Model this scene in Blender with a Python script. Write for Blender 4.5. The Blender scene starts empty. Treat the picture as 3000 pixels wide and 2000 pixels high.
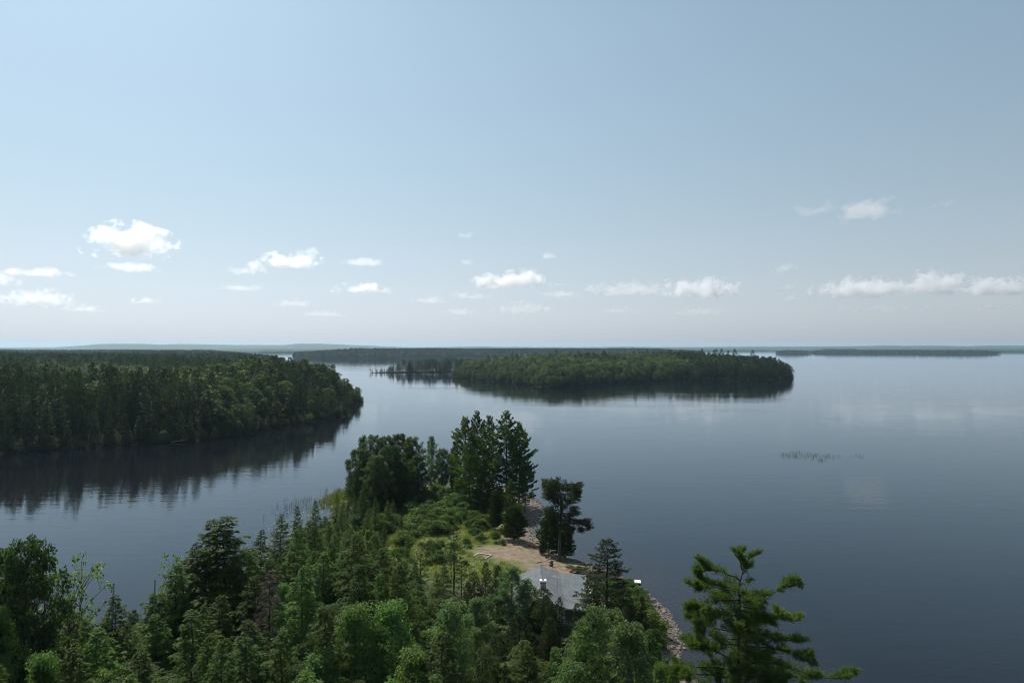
import bpy, math, random
import numpy as np
from mathutils import Vector, Matrix

# ------------------------------------------------------------------ scene, camera, sky, sun
scene = bpy.context.scene
COL = scene.collection
CAM_H, F_PX, CX, HOR = 40.0, 2000.0, 1500.0, 1018.0       # photo measured at 3000 x 2000

cam_d = bpy.data.cameras.new('camera')
cam = bpy.data.objects.new('camera', cam_d)
COL.objects.link(cam)
cam_d.sensor_width = 36.0
cam_d.lens = 24.0
cam_d.clip_start = 0.5
cam_d.clip_end = 120000.0
cam.location = (0, 0, CAM_H)
cam.rotation_euler = (math.radians(90) + math.atan(18.0 / F_PX), 0, 0)
scene.camera = cam

SKY_GAIN = 1.88
SUN_EL, SUN_AZ = math.radians(50), math.radians(-36)       # azimuth from +Y, negative = left
SUN = Vector((math.sin(SUN_AZ) * math.cos(SUN_EL), math.cos(SUN_AZ) * math.cos(SUN_EL), math.sin(SUN_EL)))

world = bpy.data.worlds.new('World')
scene.world = world
world.use_nodes = True
wn = world.node_tree.nodes
wl = world.node_tree.links
wn.clear()
sky = wn.new('ShaderNodeTexSky')
sky.sky_type = 'NISHITA'
sky.sun_disc = False
sky.sun_elevation = SUN_EL
sky.sun_rotation = SUN_AZ
sky.altitude = 0
sky.air_density = 1.0
sky.dust_density = 0.6
sky.ozone_density = 1.0
bg = wn.new('ShaderNodeBackground')
bg.inputs['Strength'].default_value = 0.125
wo = wn.new('ShaderNodeOutputWorld')
# hazy summer air: the sky keeps its brightness but pales towards the horizon, all the way round
bw = wn.new('ShaderNodeRGBToBW'); wl.new(sky.outputs['Color'], bw.inputs['Color'])
pw = wn.new('ShaderNodeMath'); pw.operation = 'POWER'; pw.inputs[1].default_value = 0.84
wl.new(bw.outputs['Val'], pw.inputs[0])
wtc = wn.new('ShaderNodeTexCoord'); wsp = wn.new('ShaderNodeSeparateXYZ'); wl.new(wtc.outputs['Generated'], wsp.inputs[0])
air = wn.new('ShaderNodeValToRGB')
cr = air.color_ramp
cr.elements[0].position = 0.0; cr.elements[0].color = (0.405, 0.415, 0.44, 1)
cr.elements[1].position = 1.0; cr.elements[1].color = (0.44, 0.68, 0.90, 1)
for pos, c in ((0.08, (0.425, 0.485, 0.535)), (0.20, (0.44, 0.565, 0.65)), (0.42, (0.50, 0.70, 0.825))):
    e = cr.elements.new(pos); e.color = (*c, 1)
wl.new(wsp.outputs['Z'], air.inputs['Fac'])
tint = wn.new('ShaderNodeMix'); tint.data_type = 'RGBA'; tint.blend_type = 'MULTIPLY'; tint.inputs['Factor'].default_value = 1.0
wl.new(air.outputs['Color'], tint.inputs['A']); wl.new(pw.outputs[0], tint.inputs['B'])
gain = wn.new('ShaderNodeVectorMath'); gain.operation = 'SCALE'; gain.inputs['Scale'].default_value = SKY_GAIN
wl.new(tint.outputs['Result'], gain.inputs[0])
wmx = wn.new('ShaderNodeMix'); wmx.data_type = 'RGBA'; wmr = wn.new('ShaderNodeMapRange'); wmr.inputs['From Max'].default_value = 0.35; wmr.inputs['To Min'].default_value = 0.98; wmr.inputs['To Max'].default_value = 0.72
wl.new(wsp.outputs['Z'], wmr.inputs['Value']); wl.new(wmr.outputs['Result'], wmx.inputs['Factor'])
wl.new(sky.outputs['Color'], wmx.inputs['A']); wl.new(gain.outputs[0], wmx.inputs['B'])
wl.new(wmx.outputs['Result'], bg.inputs['Color'])
wl.new(bg.outputs['Background'], wo.inputs['Surface'])

sun_d = bpy.data.lights.new('sun', 'SUN')
sun_d.energy = 5.0
sun_d.angle = math.radians(0.6)
sun_d.color = (1.0, 0.955, 0.88)
sun = bpy.data.objects.new('sun', sun_d)
COL.objects.link(sun)
sun.rotation_euler = SUN.to_track_quat('Z', 'Y').to_euler()
sun.location = (-300, 400, 600)

vs = scene.view_settings
vs.view_transform = 'Standard'
vs.look = 'None'
vs.exposure = 0.14
vs.gamma = 1.0
vs.use_curve_mapping = False
cy = scene.cycles
cy.use_denoising = True
cy.pixel_filter_type = 'BLACKMAN_HARRIS'
cy.filter_width = 1.0
cy.max_bounces = 20
cy.diffuse_bounces = 3
cy.glossy_bounces = 3
cy.transmission_bounces = 4
cy.transparent_max_bounces = 12
cy.volume_bounces = 14
cy.sample_clamp_indirect = 6.0
cy.caustics_reflective = False
cy.caustics_refractive = False

# ------------------------------------------------------------------ small helpers
RNG = np.random.default_rng(11)
random.seed(5)


def tag(o, label=None, cat=None, group=None, kind=None):
    if label: o['label'] = label
    if cat: o['category'] = cat
    if group: o['group'] = group
    if kind: o['kind'] = kind
    return o


def link(o, parent=None):
    COL.objects.link(o)
    if parent is not None:
        o.parent = parent
    return o


def obj(name, me, parent=None, mat=None, loc=None, rot=None, scale=None):
    o = bpy.data.objects.new(name, me)
    link(o, parent)
    if mat is not None and not me.materials:
        me.materials.append(mat)
    if loc is not None: o.location = loc
    if rot is not None: o.rotation_euler = rot
    if scale is not None: o.scale = scale
    return o


def empty(name, loc=(0, 0, 0), rz=0.0, scale=(1, 1, 1)):
    o = bpy.data.objects.new(name, None)
    COL.objects.link(o)
    o.location = loc
    o.rotation_euler = (0, 0, rz)
    o.scale = scale
    o.empty_display_size = 0.3
    return o


def quads_mesh(name, V, Fq, mat=None, tint=None, smooth=False):
    """V (n,3), Fq (m,4) -> mesh, fast."""
    V = np.asarray(V, dtype=np.float32)
    Fq = np.asarray(Fq, dtype=np.int32)
    me = bpy.data.meshes.new(name)
    m = len(Fq)
    me.vertices.add(len(V))
    me.vertices.foreach_set('co', V.ravel())
    me.loops.add(m * 4)
    me.loops.foreach_set('vertex_index', Fq.ravel())
    me.polygons.add(m)
    me.polygons.foreach_set('loop_start', np.arange(0, m * 4, 4, dtype=np.int32))
    if tint is not None:
        a = me.attributes.new('tint', 'FLOAT', 'FACE')
        a.data.foreach_set('value', np.asarray(tint, dtype=np.float32))
    me.update(calc_edges=True)
    if smooth:
        me.polygons.foreach_set('use_smooth', np.ones(m, dtype=bool))
    if mat is not None:
        me.materials.append(mat)
    return me


def py_mesh(name, V, F, mat=None, smooth=False):
    me = bpy.data.meshes.new(name)
    me.from_pydata([tuple(v) for v in V], [], [tuple(f) for f in F])
    me.update()
    if smooth:
        for p in me.polygons: p.use_smooth = True
    if mat is not None:
        me.materials.append(mat)
    return me


def box_geo(x0, x1, y0, y1, z0, z1):
    V = [(x0, y0, z0), (x1, y0, z0), (x1, y1, z0), (x0, y1, z0), (x0, y0, z1), (x1, y0, z1), (x1, y1, z1), (x0, y1, z1)]
    F = [(0, 3, 2, 1), (4, 5, 6, 7), (0, 1, 5, 4), (1, 2, 6, 5), (2, 3, 7, 6), (3, 0, 4, 7)]
    return V, F


def merge_geo(parts):
    V, F = [], []
    for v, f in parts:
        b = len(V)
        V += [tuple(p) for p in v]
        F += [tuple(i + b for i in q) for q in f]
    return V, F


def tubes(polys, sides=5):
    """polys: list of (pts (n,3), radii (n,)) -> V, Fq"""
    Vs, Fs, b = [], [], 0
    ang = np.linspace(0, 2 * np.pi, sides, endpoint=False)
    ca, sa = np.cos(ang), np.sin(ang)
    for pts, r in polys:
        pts = np.asarray(pts, float)
        r = np.asarray(r, float)
        n = len(pts)
        t = np.gradient(pts, axis=0)
        t /= np.linalg.norm(t, axis=1)[:, None] + 1e-9
        ref = np.where(np.abs(t[:, 2:3]) > 0.8, np.array([[1.0, 0, 0]]), np.array([[0, 0, 1.0]]))
        u = np.cross(t, ref)
        u /= np.linalg.norm(u, axis=1)[:, None] + 1e-9
        w = np.cross(t, u)
        ring = pts[:, None, :] + r[:, None, None] * (u[:, None, :] * ca[None, :, None] + w[:, None, :] * sa[None, :, None])
        Vs.append(ring.reshape(-1, 3))
        i = np.arange(n - 1)[:, None] * sides
        j = np.arange(sides)[None, :]
        j2 = (j + 1) % sides
        q = np.stack([i + j, i + j2, i + sides + j2, i + sides + j], axis=-1).reshape(-1, 4) + b
        Fs.append(q)
        b += n * sides
    return np.concatenate(Vs), np.concatenate(Fs)


def blade_quads(o, d, side, L, W, mid=0.45):
    """diamond shaped leaves. o,d,side (N,3); L,W (N,)"""
    N = len(o)
    L = np.broadcast_to(L, (N,))[:, None]
    W = np.broadcast_to(W, (N,))[:, None]
    m = o + d * L * mid
    V = np.stack([o, m + side * W * 0.5, o + d * L, m - side * W * 0.5], axis=1).reshape(-1, 3)
    Fq = np.arange(4 * N, dtype=np.int32).reshape(N, 4)
    return V, Fq


def unit(v):
    return v / (np.linalg.norm(v, axis=-1, keepdims=True) + 1e-9)


def rand_dirs(rng, n):
    return unit(rng.normal(size=(n, 3)))


def px2g(px, py, z=0.0):
    """photo pixel -> world point on the level z"""
    D = (CAM_H - z) * F_PX / (py - HOR)
    return ((px - CX) / F_PX * D, D)


# ------------------------------------------------------------------ materials
MATS = {}


def new_mat(name):
    m = bpy.data.materials.new(name)
    m.use_nodes = True
    n, l = m.node_tree.nodes, m.node_tree.links
    n.clear()
    out = n.new('ShaderNodeOutputMaterial')
    MATS[name] = m
    return m, n, l, out


def foliage_mat(name, ca, cb, trans=0.35, tr_col=None, var=0.35):
    m, n, l, out = new_mat(name)
    at = n.new('ShaderNodeAttribute'); at.attribute_name = 'tint'
    oi = n.new('ShaderNodeObjectInfo')
    mix = n.new('ShaderNodeMix'); mix.data_type = 'RGBA'
    mix.inputs['A'].default_value = (*ca, 1); mix.inputs['B'].default_value = (*cb, 1)
    l.new(at.outputs['Fac'], mix.inputs['Factor'])
    hsv = n.new('ShaderNodeHueSaturation')
    mr = n.new('ShaderNodeMapRange')
    mr.inputs['To Min'].default_value = 1 - var; mr.inputs['To Max'].default_value = 1 + var
    l.new(oi.outputs['Random'], mr.inputs['Value'])
    l.new(mr.outputs['Result'], hsv.inputs['Value'])
    mu = n.new('ShaderNodeMath'); mu.operation = 'MULTIPLY'; mu.inputs[1].default_value = 7.31
    fr = n.new('ShaderNodeMath'); fr.operation = 'FRACT'
    l.new(oi.outputs['Random'], mu.inputs[0]); l.new(mu.outputs[0], fr.inputs[0])
    mh = n.new('ShaderNodeMapRange'); mh.inputs['To Min'].default_value = 0.475; mh.inputs['To Max'].default_value = 0.52
    l.new(fr.outputs[0], mh.inputs['Value']); l.new(mh.outputs['Result'], hsv.inputs['Hue'])
    l.new(mix.outputs['Result'], hsv.inputs['Color'])
    p = n.new('ShaderNodeBsdfPrincipled')
    p.inputs['Roughness'].default_value = 0.55
    p.inputs['Specular IOR Level'].default_value = 0.12
    l.new(hsv.outputs['Color'], p.inputs['Base Color'])
    tr = n.new('ShaderNodeBsdfTranslucent')
    g = n.new('ShaderNodeMix'); g.data_type = 'RGBA'; g.blend_type = 'MULTIPLY'; g.inputs['Factor'].default_value = 1
    g.inputs['B'].default_value = (*(tr_col or (1.5, 1.6, 0.55)), 1)
    l.new(hsv.outputs['Color'], g.inputs['A']); l.new(g.outputs['Result'], tr.inputs['Color'])
    ms = n.new('ShaderNodeMixShader'); ms.inputs['Fac'].default_value = trans
    l.new(p.outputs[0], ms.inputs[1]); l.new(tr.outputs[0], ms.inputs[2])
    l.new(ms.outputs[0], out.inputs['Surface'])
    return m


def noise_mat(name, ca, cb, scale=3.0, rough=0.85, bump=0.4, bscale=None, detail=6, stretch=(1, 1, 1), spec=0.25):
    m, n, l, out = new_mat(name)
    tc = n.new('ShaderNodeTexCoord')
    mp = n.new('ShaderNodeMapping'); mp.inputs['Scale'].default_value = stretch
    l.new(tc.outputs['Object'], mp.inputs['Vector'])
    nz = n.new('ShaderNodeTexNoise'); nz.inputs['Scale'].default_value = scale; nz.inputs['Detail'].default_value = detail
    l.new(mp.outputs[0], nz.inputs['Vector'])
    rp = n.new('ShaderNodeValToRGB')
    rp.color_ramp.elements[0].position = 0.3; rp.color_ramp.elements[1].position = 0.7
    rp.color_ramp.elements[0].color = (*ca, 1); rp.color_ramp.elements[1].color = (*cb, 1)
    l.new(nz.outputs['Fac'], rp.inputs['Fac'])
    p = n.new('ShaderNodeBsdfPrincipled'); p.inputs['Roughness'].default_value = rough
    p.inputs['Specular IOR Level'].default_value = spec
    l.new(rp.outputs['Color'], p.inputs['Base Color'])
    if bump:
        nb = n.new('ShaderNodeTexNoise'); nb.inputs['Scale'].default_value = bscale or scale * 4; nb.inputs['Detail'].default_value = 4
        l.new(mp.outputs[0], nb.inputs['Vector'])
        b = n.new('ShaderNodeBump'); b.inputs['Strength'].default_value = bump; b.inputs['Distance'].default_value = 0.03
        l.new(nb.outputs['Fac'], b.inputs['Height']); l.new(b.outputs[0], p.inputs['Normal'])
    l.new(p.outputs[0], out.inputs['Surface'])
    return m


M_HEM = foliage_mat('hemlock_needles', (0.042, 0.086, 0.018), (0.122, 0.188, 0.040), 0.42)
M_SPR = foliage_mat('spruce_needles', (0.026, 0.046, 0.018), (0.066, 0.088, 0.030), 0.28)
M_PIN = foliage_mat('pine_needles', (0.034, 0.068, 0.024), (0.085, 0.140, 0.040), 0.36)
M_PIN2 = foliage_mat('near_pine_needles', (0.044, 0.090, 0.026), (0.130, 0.185, 0.054), 0.40, var=0.05)
M_CED = foliage_mat('cedar_scales', (0.030, 0.060, 0.020), (0.075, 0.115, 0.034), 0.30)
M_MAP = foliage_mat('maple_leaves', (0.080, 0.148, 0.046), (0.175, 0.270, 0.098), 0.44, var=0.12)
M_ASP = foliage_mat('aspen_leaves', (0.066, 0.115, 0.050), (0.145, 0.210, 0.100), 0.40, var=0.2)
M_OAK = foliage_mat('oak_leaves', (0.034, 0.066, 0.026), (0.085, 0.130, 0.052), 0.36, var=0.3)
M_SHR = foliage_mat('shrub_leaves', (0.050, 0.095, 0.026), (0.110, 0.170, 0.048), 0.38)
M_FCON = foliage_mat('far_conifer_needles', (0.026, 0.052, 0.020), (0.075, 0.108, 0.036), 0.16, var=0.45)
M_FPIN = foliage_mat('far_pine_needles', (0.028, 0.056, 0.024), (0.078, 0.112, 0.040), 0.16, var=0.4)
M_FLEA = foliage_mat('far_broad_leaves', (0.042, 0.074, 0.021), (0.105, 0.145, 0.040), 0.22, var=0.4)
M_GRS = foliage_mat('grass_blades', (0.085, 0.120, 0.026), (0.190, 0.200, 0.055), 0.35)
M_RED = foliage_mat('reed_blades', (0.045, 0.055, 0.025), (0.085, 0.090, 0.045), 0.2)
M_LIL = foliage_mat('lily_leaves', (0.10, 0.13, 0.06), (0.20, 0.22, 0.12), 0.05)
M_TWIG = foliage_mat('dead_twigs', (0.085, 0.062, 0.050), (0.16, 0.120, 0.098), 0.0, var=0.1)
M_BARK = noise_mat('grey_brown_bark', (0.035, 0.028, 0.022), (0.095, 0.078, 0.062), 4, stretch=(1, 1, 0.25))
M_BARK2 = noise_mat('dark_bark', (0.022, 0.018, 0.014), (0.060, 0.050, 0.040), 4, stretch=(1, 1, 0.25))
M_BIRCH = noise_mat('pale_bark', (0.10, 0.09, 0.075), (0.30, 0.28, 0.24), 3, stretch=(1, 1, 1.5))
M_DEAD = noise_mat('bleached_dead_wood', (0.16, 0.135, 0.115), (0.38, 0.345, 0.31), 3, stretch=(1, 1, 0.4))
M_DRIFT = noise_mat('driftwood', (0.26, 0.22, 0.18), (0.50, 0.44, 0.37), 3)
M_ROCK = noise_mat('shore_rock', (0.10, 0.085, 0.075), (0.30, 0.25, 0.215), 2.5, bump=0.6)
M_BOULD = noise_mat('boulder_rock', (0.12, 0.075, 0.075), (0.26, 0.19, 0.18), 1.5, bump=0.6)


def ground_mat():
    m, n, l, out = new_mat('peninsula_ground')
    tc = n.new('ShaderNodeTexCoord')
    def noise(s, d=6):
        z = n.new('ShaderNodeTexNoise'); z.inputs['Scale'].default_value = s; z.inputs['Detail'].default_value = d
        l.new(tc.outputs['Object'], z.inputs['Vector']); return z
    def ramp(src, ca, cb, a=0.3, b=0.7):
        r = n.new('ShaderNodeValToRGB')
        r.color_ramp.elements[0].position = a; r.color_ramp.elements[1].position = b
        r.color_ramp.elements[0].color = (*ca, 1); r.color_ramp.elements[1].color = (*cb, 1)
        l.new(src, r.inputs['Fac']); return r
    grass = ramp(noise(0.35).outputs['Fac'], (0.055, 0.085, 0.022), (0.15, 0.155, 0.045))
    soil = ramp(noise(0.9, 9).outputs['Fac'], (0.13, 0.090, 0.060), (0.26, 0.20, 0.14))
    vor = n.new('ShaderNodeTexVoronoi'); vor.inputs['Scale'].default_value = 3.5
    l.new(tc.outputs['Object'], vor.inputs['Vector'])
    grav = ramp(vor.outputs['Color'], (0.07, 0.061, 0.050), (0.21, 0.175, 0.14), 0.15, 0.85)
    duff = ramp(noise(1.1).outputs['Fac'], (0.028, 0.040, 0.014), (0.065, 0.072, 0.028))
    def att(nm):
        a = n.new('ShaderNodeAttribute'); a.attribute_name = nm; return a
    def mixc(fac, a, b):
        x = n.new('ShaderNodeMix'); x.data_type = 'RGBA'
        l.new(fac, x.inputs['Factor']); l.new(a, x.inputs['A']); l.new(b, x.inputs['B']); return x.outputs['Result']
    def edge(nm, s=0.6, w=0.18):
        # ragged edge: mask + noise, thresholded
        a = att(nm); z = noise(s, 8)
        ad = n.new('ShaderNodeMath'); ad.operation = 'ADD'
        sb = n.new('ShaderNodeMath'); sb.operation = 'MULTIPLY_ADD'
        sb.inputs[1].default_value = 0.9; sb.inputs[2].default_value = -0.45
        l.new(z.outputs['Fac'], sb.inputs[0]); l.new(a.outputs['Fac'], ad.inputs[0]); l.new(sb.outputs[0], ad.inputs[1])
        mr = n.new('ShaderNodeMapRange'); mr.inputs['From Min'].default_value = 0.5 - w; mr.inputs['From Max'].default_value = 0.5 + w
        l.new(ad.outputs[0], mr.inputs['Value']); return mr.outputs['Result']
    c = mixc(edge('open'), duff.outputs['Color'], grass.outputs['Color'])
    c = mixc(edge('soil'), c, soil.outputs['Color'])
    c = mixc(edge('gravel', 0.9), c, grav.outputs['Color'])
    silt = ramp(noise(0.5).outputs['Fac'], (0.0035, 0.0035, 0.0035), (0.006, 0.006, 0.006))
    c = mixc(att('silt').outputs['Fac'], c, silt.outputs['Color'])  # dark silt that also paints in the light lost through deeper water
    p = n.new('ShaderNodeBsdfPrincipled'); p.inputs['Roughness'].default_value = 0.9
    p.inputs['Specular IOR Level'].default_value = 0.2
    l.new(c, p.inputs['Base Color'])
    b = n.new('ShaderNodeBump'); b.inputs['Strength'].default_value = 0.7; b.inputs['Distance'].default_value = 0.12
    l.new(noise(3.0, 8).outputs['Fac'], b.inputs['Height']); l.new(b.outputs[0], p.inputs['Normal'])
    l.new(p.outputs[0], out.inputs['Surface'])
    return m


def water_mat():
    m, n, l, out = new_mat('lake_water')
    tc = n.new('ShaderNodeTexCoord')
    def noise(s, d, st, rot=0):
        mp = n.new('ShaderNodeMapping'); mp.inputs['Scale'].default_value = st; mp.inputs['Rotation'].default_value = (0, 0, rot)
        l.new(tc.outputs['Object'], mp.inputs['Vector'])
        z = n.new('ShaderNodeTexNoise'); z.inputs['Scale'].default_value = s; z.inputs['Detail'].default_value = d
        z.inputs['Roughness'].default_value = 0.55
        l.new(mp.outputs[0], z.inputs['Vector']); return z.outputs['Fac']
    small = noise(1.3, 3, (0.55, 1.25, 1), 0.22)
    big = noise(0.22, 3, (0.5, 1.3, 1), -0.15)
    patch = noise(0.012, 4, (0.6, 1.6, 1), 0.3)
    mr = n.new('ShaderNodeMapRange'); mr.inputs['From Min'].default_value = 0.36; mr.inputs['From Max'].default_value = 0.64
    mr.inputs['To Min'].default_value = 0.30; mr.inputs['To Max'].default_value = 1.35
    l.new(patch, mr.inputs['Value'])
    m1 = n.new('ShaderNodeMath'); m1.operation = 'MULTIPLY_ADD'; m1.inputs[1].default_value = 3.0
    l.new(big, m1.inputs[0]); l.new(small, m1.inputs[2])
    m2 = n.new('ShaderNodeMath'); m2.operation = 'MULTIPLY'
    l.new(m1.outputs[0], m2.inputs[0]); l.new(mr.outputs['Result'], m2.inputs[1])
    b = n.new('ShaderNodeBump'); b.inputs['Strength'].default_value = 1.0; b.inputs['Distance'].default_value = 0.0105
    l.new(m2.outputs[0], b.inputs['Height'])
    fr = n.new('ShaderNodeFresnel'); fr.inputs['IOR'].default_value = 1.34
    l.new(b.outputs[0], fr.inputs['Normal'])
    gl = n.new('ShaderNodeBsdfGlossy'); gl.inputs['Roughness'].default_value = 0.02
    gl.inputs['Color'].default_value = (0.88, 0.95, 1.0, 1)
    l.new(b.outputs[0], gl.inputs['Normal'])
    tp = n.new('ShaderNodeBsdfTransparent'); tp.inputs['Color'].default_value = (0.50, 0.44, 0.36, 1)
    df = n.new('ShaderNodeBsdfDiffuse'); df.inputs['Color'].default_value = (0.006, 0.011, 0.020, 1)
    body = n.new('ShaderNodeMixShader'); body.inputs['Fac'].default_value = 0.40
    l.new(tp.outputs[0], body.inputs[1]); l.new(df.outputs[0], body.inputs[2])
    ms = n.new('ShaderNodeMixShader')
    l.new(fr.outputs[0], ms.inputs['Fac']); l.new(body.outputs[0], ms.inputs[1]); l.new(gl.outputs[0], ms.inputs[2])
    l.new(ms.outputs[0], out.inputs['Surface'])
    return m


M_GROUND = ground_mat()
M_WATER = water_mat()
M_FLOOR = noise_mat('forest_floor', (0.016, 0.020, 0.009), (0.040, 0.036, 0.018), 0.15, bump=0, spec=0.02)
M_SHORE = noise_mat('far_shore_gravel', (0.09, 0.075, 0.06), (0.24, 0.20, 0.165), 0.4, bump=0)
M_CANOPY = noise_mat('far_canopy', (0.022, 0.042, 0.016), (0.055, 0.080, 0.026), 0.02, bump=0)
M_SILT = noise_mat('lakebed_silt', (0.0035, 0.0035, 0.0035), (0.006, 0.006, 0.006), 0.3, bump=0)

# ------------------------------------------------------------------ land shapes


def sdist(poly, X, Y):
    """signed distance to a polygon, positive inside (numpy arrays)"""
    P = np.asarray(poly, float)
    d2 = np.full(X.shape, 1e18)
    ins = np.zeros(X.shape, bool)
    n = len(P)
    for i in range(n):
        ax, ay = P[i]
        bx, by = P[(i + 1) % n]
        ex, ey = bx - ax, by - ay
        wx, wy = X - ax, Y - ay
        t = np.clip((wx * ex + wy * ey) / (ex * ex + ey * ey + 1e-12), 0, 1)
        d2 = np.minimum(d2, (wx - t * ex) ** 2 + (wy - t * ey) ** 2)
        c = ((ay > Y) != (by > Y))
        with np.errstate(divide='ignore', invalid='ignore'):
            xi = ex * (Y - ay) / (ey if abs(ey) > 1e-12 else 1e-12) + ax
        ins ^= c & (X < xi)
    d = np.sqrt(d2)
    return np.where(ins, d, -d)


def wob(X, Y, s, seed=0):
    """cheap smooth noise -1..1"""
    a = seed * 1.7
    return (np.sin(X / s + a) * np.cos(Y / s * 1.13 + 2 * a) + 0.5 * np.sin(X / s * 2.3 + Y / s * 1.7 + a) + 0.3 * np.cos(X / s * 4.1 - Y / s * 3.7 + a)) / 1.5


def smooth_poly(P, it=2):
    P = [np.array(p, float) for p in P]
    for _ in range(it):
        Q = []
        for i in range(len(P)):
            a, b = P[i], P[(i + 1) % len(P)]
            Q += [a * 0.75 + b * 0.25, a * 0.25 + b * 0.75]
        P = Q
    return np.array(P)


NEAR = smooth_poly([(34, 62), (23, 78), (20.8, 87.5), (23.4, 94), (23.3, 104.6), (22, 110), (20.6, 115.8), (17.8, 121), (14.6, 125.5), (9.7, 131.4), (6.9, 138),
                    (5.2, 146), (5.0, 153), (7.0, 164), (7.6, 171), (6.6, 179), (3.0, 187), (-4, 201), (-14, 212), (-27, 213), (-38, 204), (-46, 190),
                    (-47, 178), (-42, 160), (-42, 142), (-44, 124), (-45, 108), (-49, 97), (-60, 89), (-150, 74), (-160, -20), (60, -20), (50, 40)], 1)


def near_z(X, Y, d=None):
    X = np.asarray(X, float); Y = np.asarray(Y, float)
    if d is None: d = sdist(NEAR, X, Y)
    d = d + 0.35 * wob(X, Y, 2.1, 3)
    up = 1.5 * (1 - np.exp(-np.maximum(d, 0) / 7.0)) + 0.03 * np.clip(d, 0, 45) + 0.10 * wob(X, Y, 3.0) * np.clip(d / 4, 0, 1)
    dn = -0.09 * np.maximum(-d, 0)
    return np.where(d > 0, up, np.maximum(dn, -3.4))


def gz(x, y):
    return float(near_z(np.array([x]), np.array([y]))[0])


def grid_land(name, X0, X1, Y0, Y1, step, zf, keep, mat, attrs=None, smooth=True):
    xs = np.arange(X0, X1 + step, step); ys = np.arange(Y0, Y1 + step, step)
    X, Y = np.meshgrid(xs, ys)
    Z = zf(X, Y)
    k = keep(X, Y)
    ny, nx = X.shape
    idx = np.arange(nx * ny).reshape(ny, nx)
    q = np.stack([idx[:-1, :-1], idx[:-1, 1:], idx[1:, 1:], idx[1:, :-1]], -1).reshape(-1, 4)
    kq = (k[:-1, :-1] | k[:-1, 1:] | k[1:, 1:] | k[1:, :-1]).ravel()
    q = q[kq]
    used = np.unique(q)
    remap = np.full(nx * ny, -1); remap[used] = np.arange(len(used))
    V = np.stack([X.ravel(), Y.ravel(), Z.ravel()], -1)[used]
    me = quads_mesh(name, V, remap[q], mat, smooth=smooth)
    if attrs:
        for nm, fn in attrs.items():
            a = me.attributes.new(nm, 'FLOAT', 'POINT')
            a.data.foreach_set('value', fn(V[:, 0], V[:, 1]).astype(np.float32))
    o = obj(name, me)
    return o


def blob(X, Y, cx, cy, rx, ry, rot=0.0):
    c, s = math.cos(rot), math.sin(rot)
    u = ((X - cx) * c + (Y - cy) * s) / rx
    v = (-(X - cx) * s + (Y - cy) * c) / ry
    return np.clip(1.5 - np.sqrt(u * u + v * v), 0, 1)


def a_open(X, Y):
    return np.maximum.reduce([blob(X, Y, -14, 140, 17, 24), blob(X, Y, -8, 125, 14, 14), blob(X, Y, -10, 165, 13, 15), blob(X, Y, -48, 178, 8, 10), blob(X, Y, 14, 126, 10, 4)])


def a_soil(X, Y):
    return np.maximum.reduce([blob(X, Y, -0.5, 128, 6.2, 4.8, -0.3), blob(X, Y, -3.5, 155, 2.0, 7), blob(X, Y, -6.5, 149, 3.2, 2.2), blob(X, Y, 4.5, 128, 5, 4), blob(X, Y, 9, 120, 7, 5), blob(X, Y, 1.5, 137, 4, 4)])


def a_gravel(X, Y):
    d = sdist(NEAR, X, Y)
    right = (X > -6) * 1.0
    wdt = np.where(Y > 140, 3.6, np.where(Y < 116, 1.3, 0.8))
    return right * np.clip(1.15 - (d - wdt) / 1.4, 0, 1) * (d > -40)


def a_silt_dimming(X, Y):
    d = sdist(NEAR, X, Y)
    return np.clip((-d - 3) / 22.0, 0, 1)  # grows offshore: silt plus deep-water dimming put into the bed colour


ground = grid_land('ground', -165, 75, -25, 260, 1.25, near_z, lambda X, Y: sdist(NEAR, X, Y) > -38, M_GROUND,
                   {'open': a_open, 'soil': a_soil, 'gravel': a_gravel, 'silt': a_silt_dimming})
tag(ground, 'grassy and gravelly ground of the near wooded point', kind='structure')

# lake: one sheet to the horizon, bed below it
me = py_mesh('lake_water', [(-22000, -1500, 0), (22000, -1500, 0), (22000, 20500, 0), (-22000, 20500, 0)], [(0, 1, 2, 3)], M_WATER)
tag(obj('water', me), 'calm blue grey lake water', kind='structure')
me = py_mesh('lake_bed', [(-22000, -1500, -3.6), (22000, -1500, -3.6), (22000, 20500, -3.6), (-22000, 20500, -3.6)], [(0, 1, 2, 3)], M_SILT)
tag(obj('lakebed', me), 'dark silt lakebed under the water', kind='structure')

# the wooded mainland on the left: a near arm, an inlet, then forest to the horizon
MAIN = smooth_poly([(-620, 190), (-330, 232), (-192, 255), (-174, 272), (-152, 283), (-127, 301), (-117, 332), (-100, 392), (-92, 399), (-101, 410),
                    (-116, 430), (-110, 468), (-107, 500), (-122, 524), (-155, 522), (-205, 470), (-270, 425), (-350, 420), (-420, 445), (-400, 500),
                    (-320, 545), (-245, 590), (-262, 740), (-330, 950), (-400, 1210), (-500, 1500), (-830, 2150), (-1330, 3300), (-1900, 4300), (-7000, 4600), (-7000, 190)], 1)


def main_z(X, Y, d=None):
    if d is None: d = sdist(MAIN, X, Y)
    d = d + 1.2 * wob(X, Y, 9.0, 2)
    base = 3.0 * (1 - np.exp(-np.maximum(d, 0) / 12)) + 0.02 * np.clip(d, 0, 120)
    tip = 9.5 * np.exp(-(((X + 150) / 45) ** 2 + ((Y - 440) / 75) ** 2)) * np.clip(d / 22, 0, 1)
    roll = 3.0 * (1 + wob(X, Y, 210, 5)) * np.clip(d / 120, 0, 1)
    return np.where(d > 0, base + tip + roll, np.maximum(0.15 * d, -3.4))


def m_near(X, Y):
    return (sdist(MAIN, X, Y) > -15)


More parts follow.
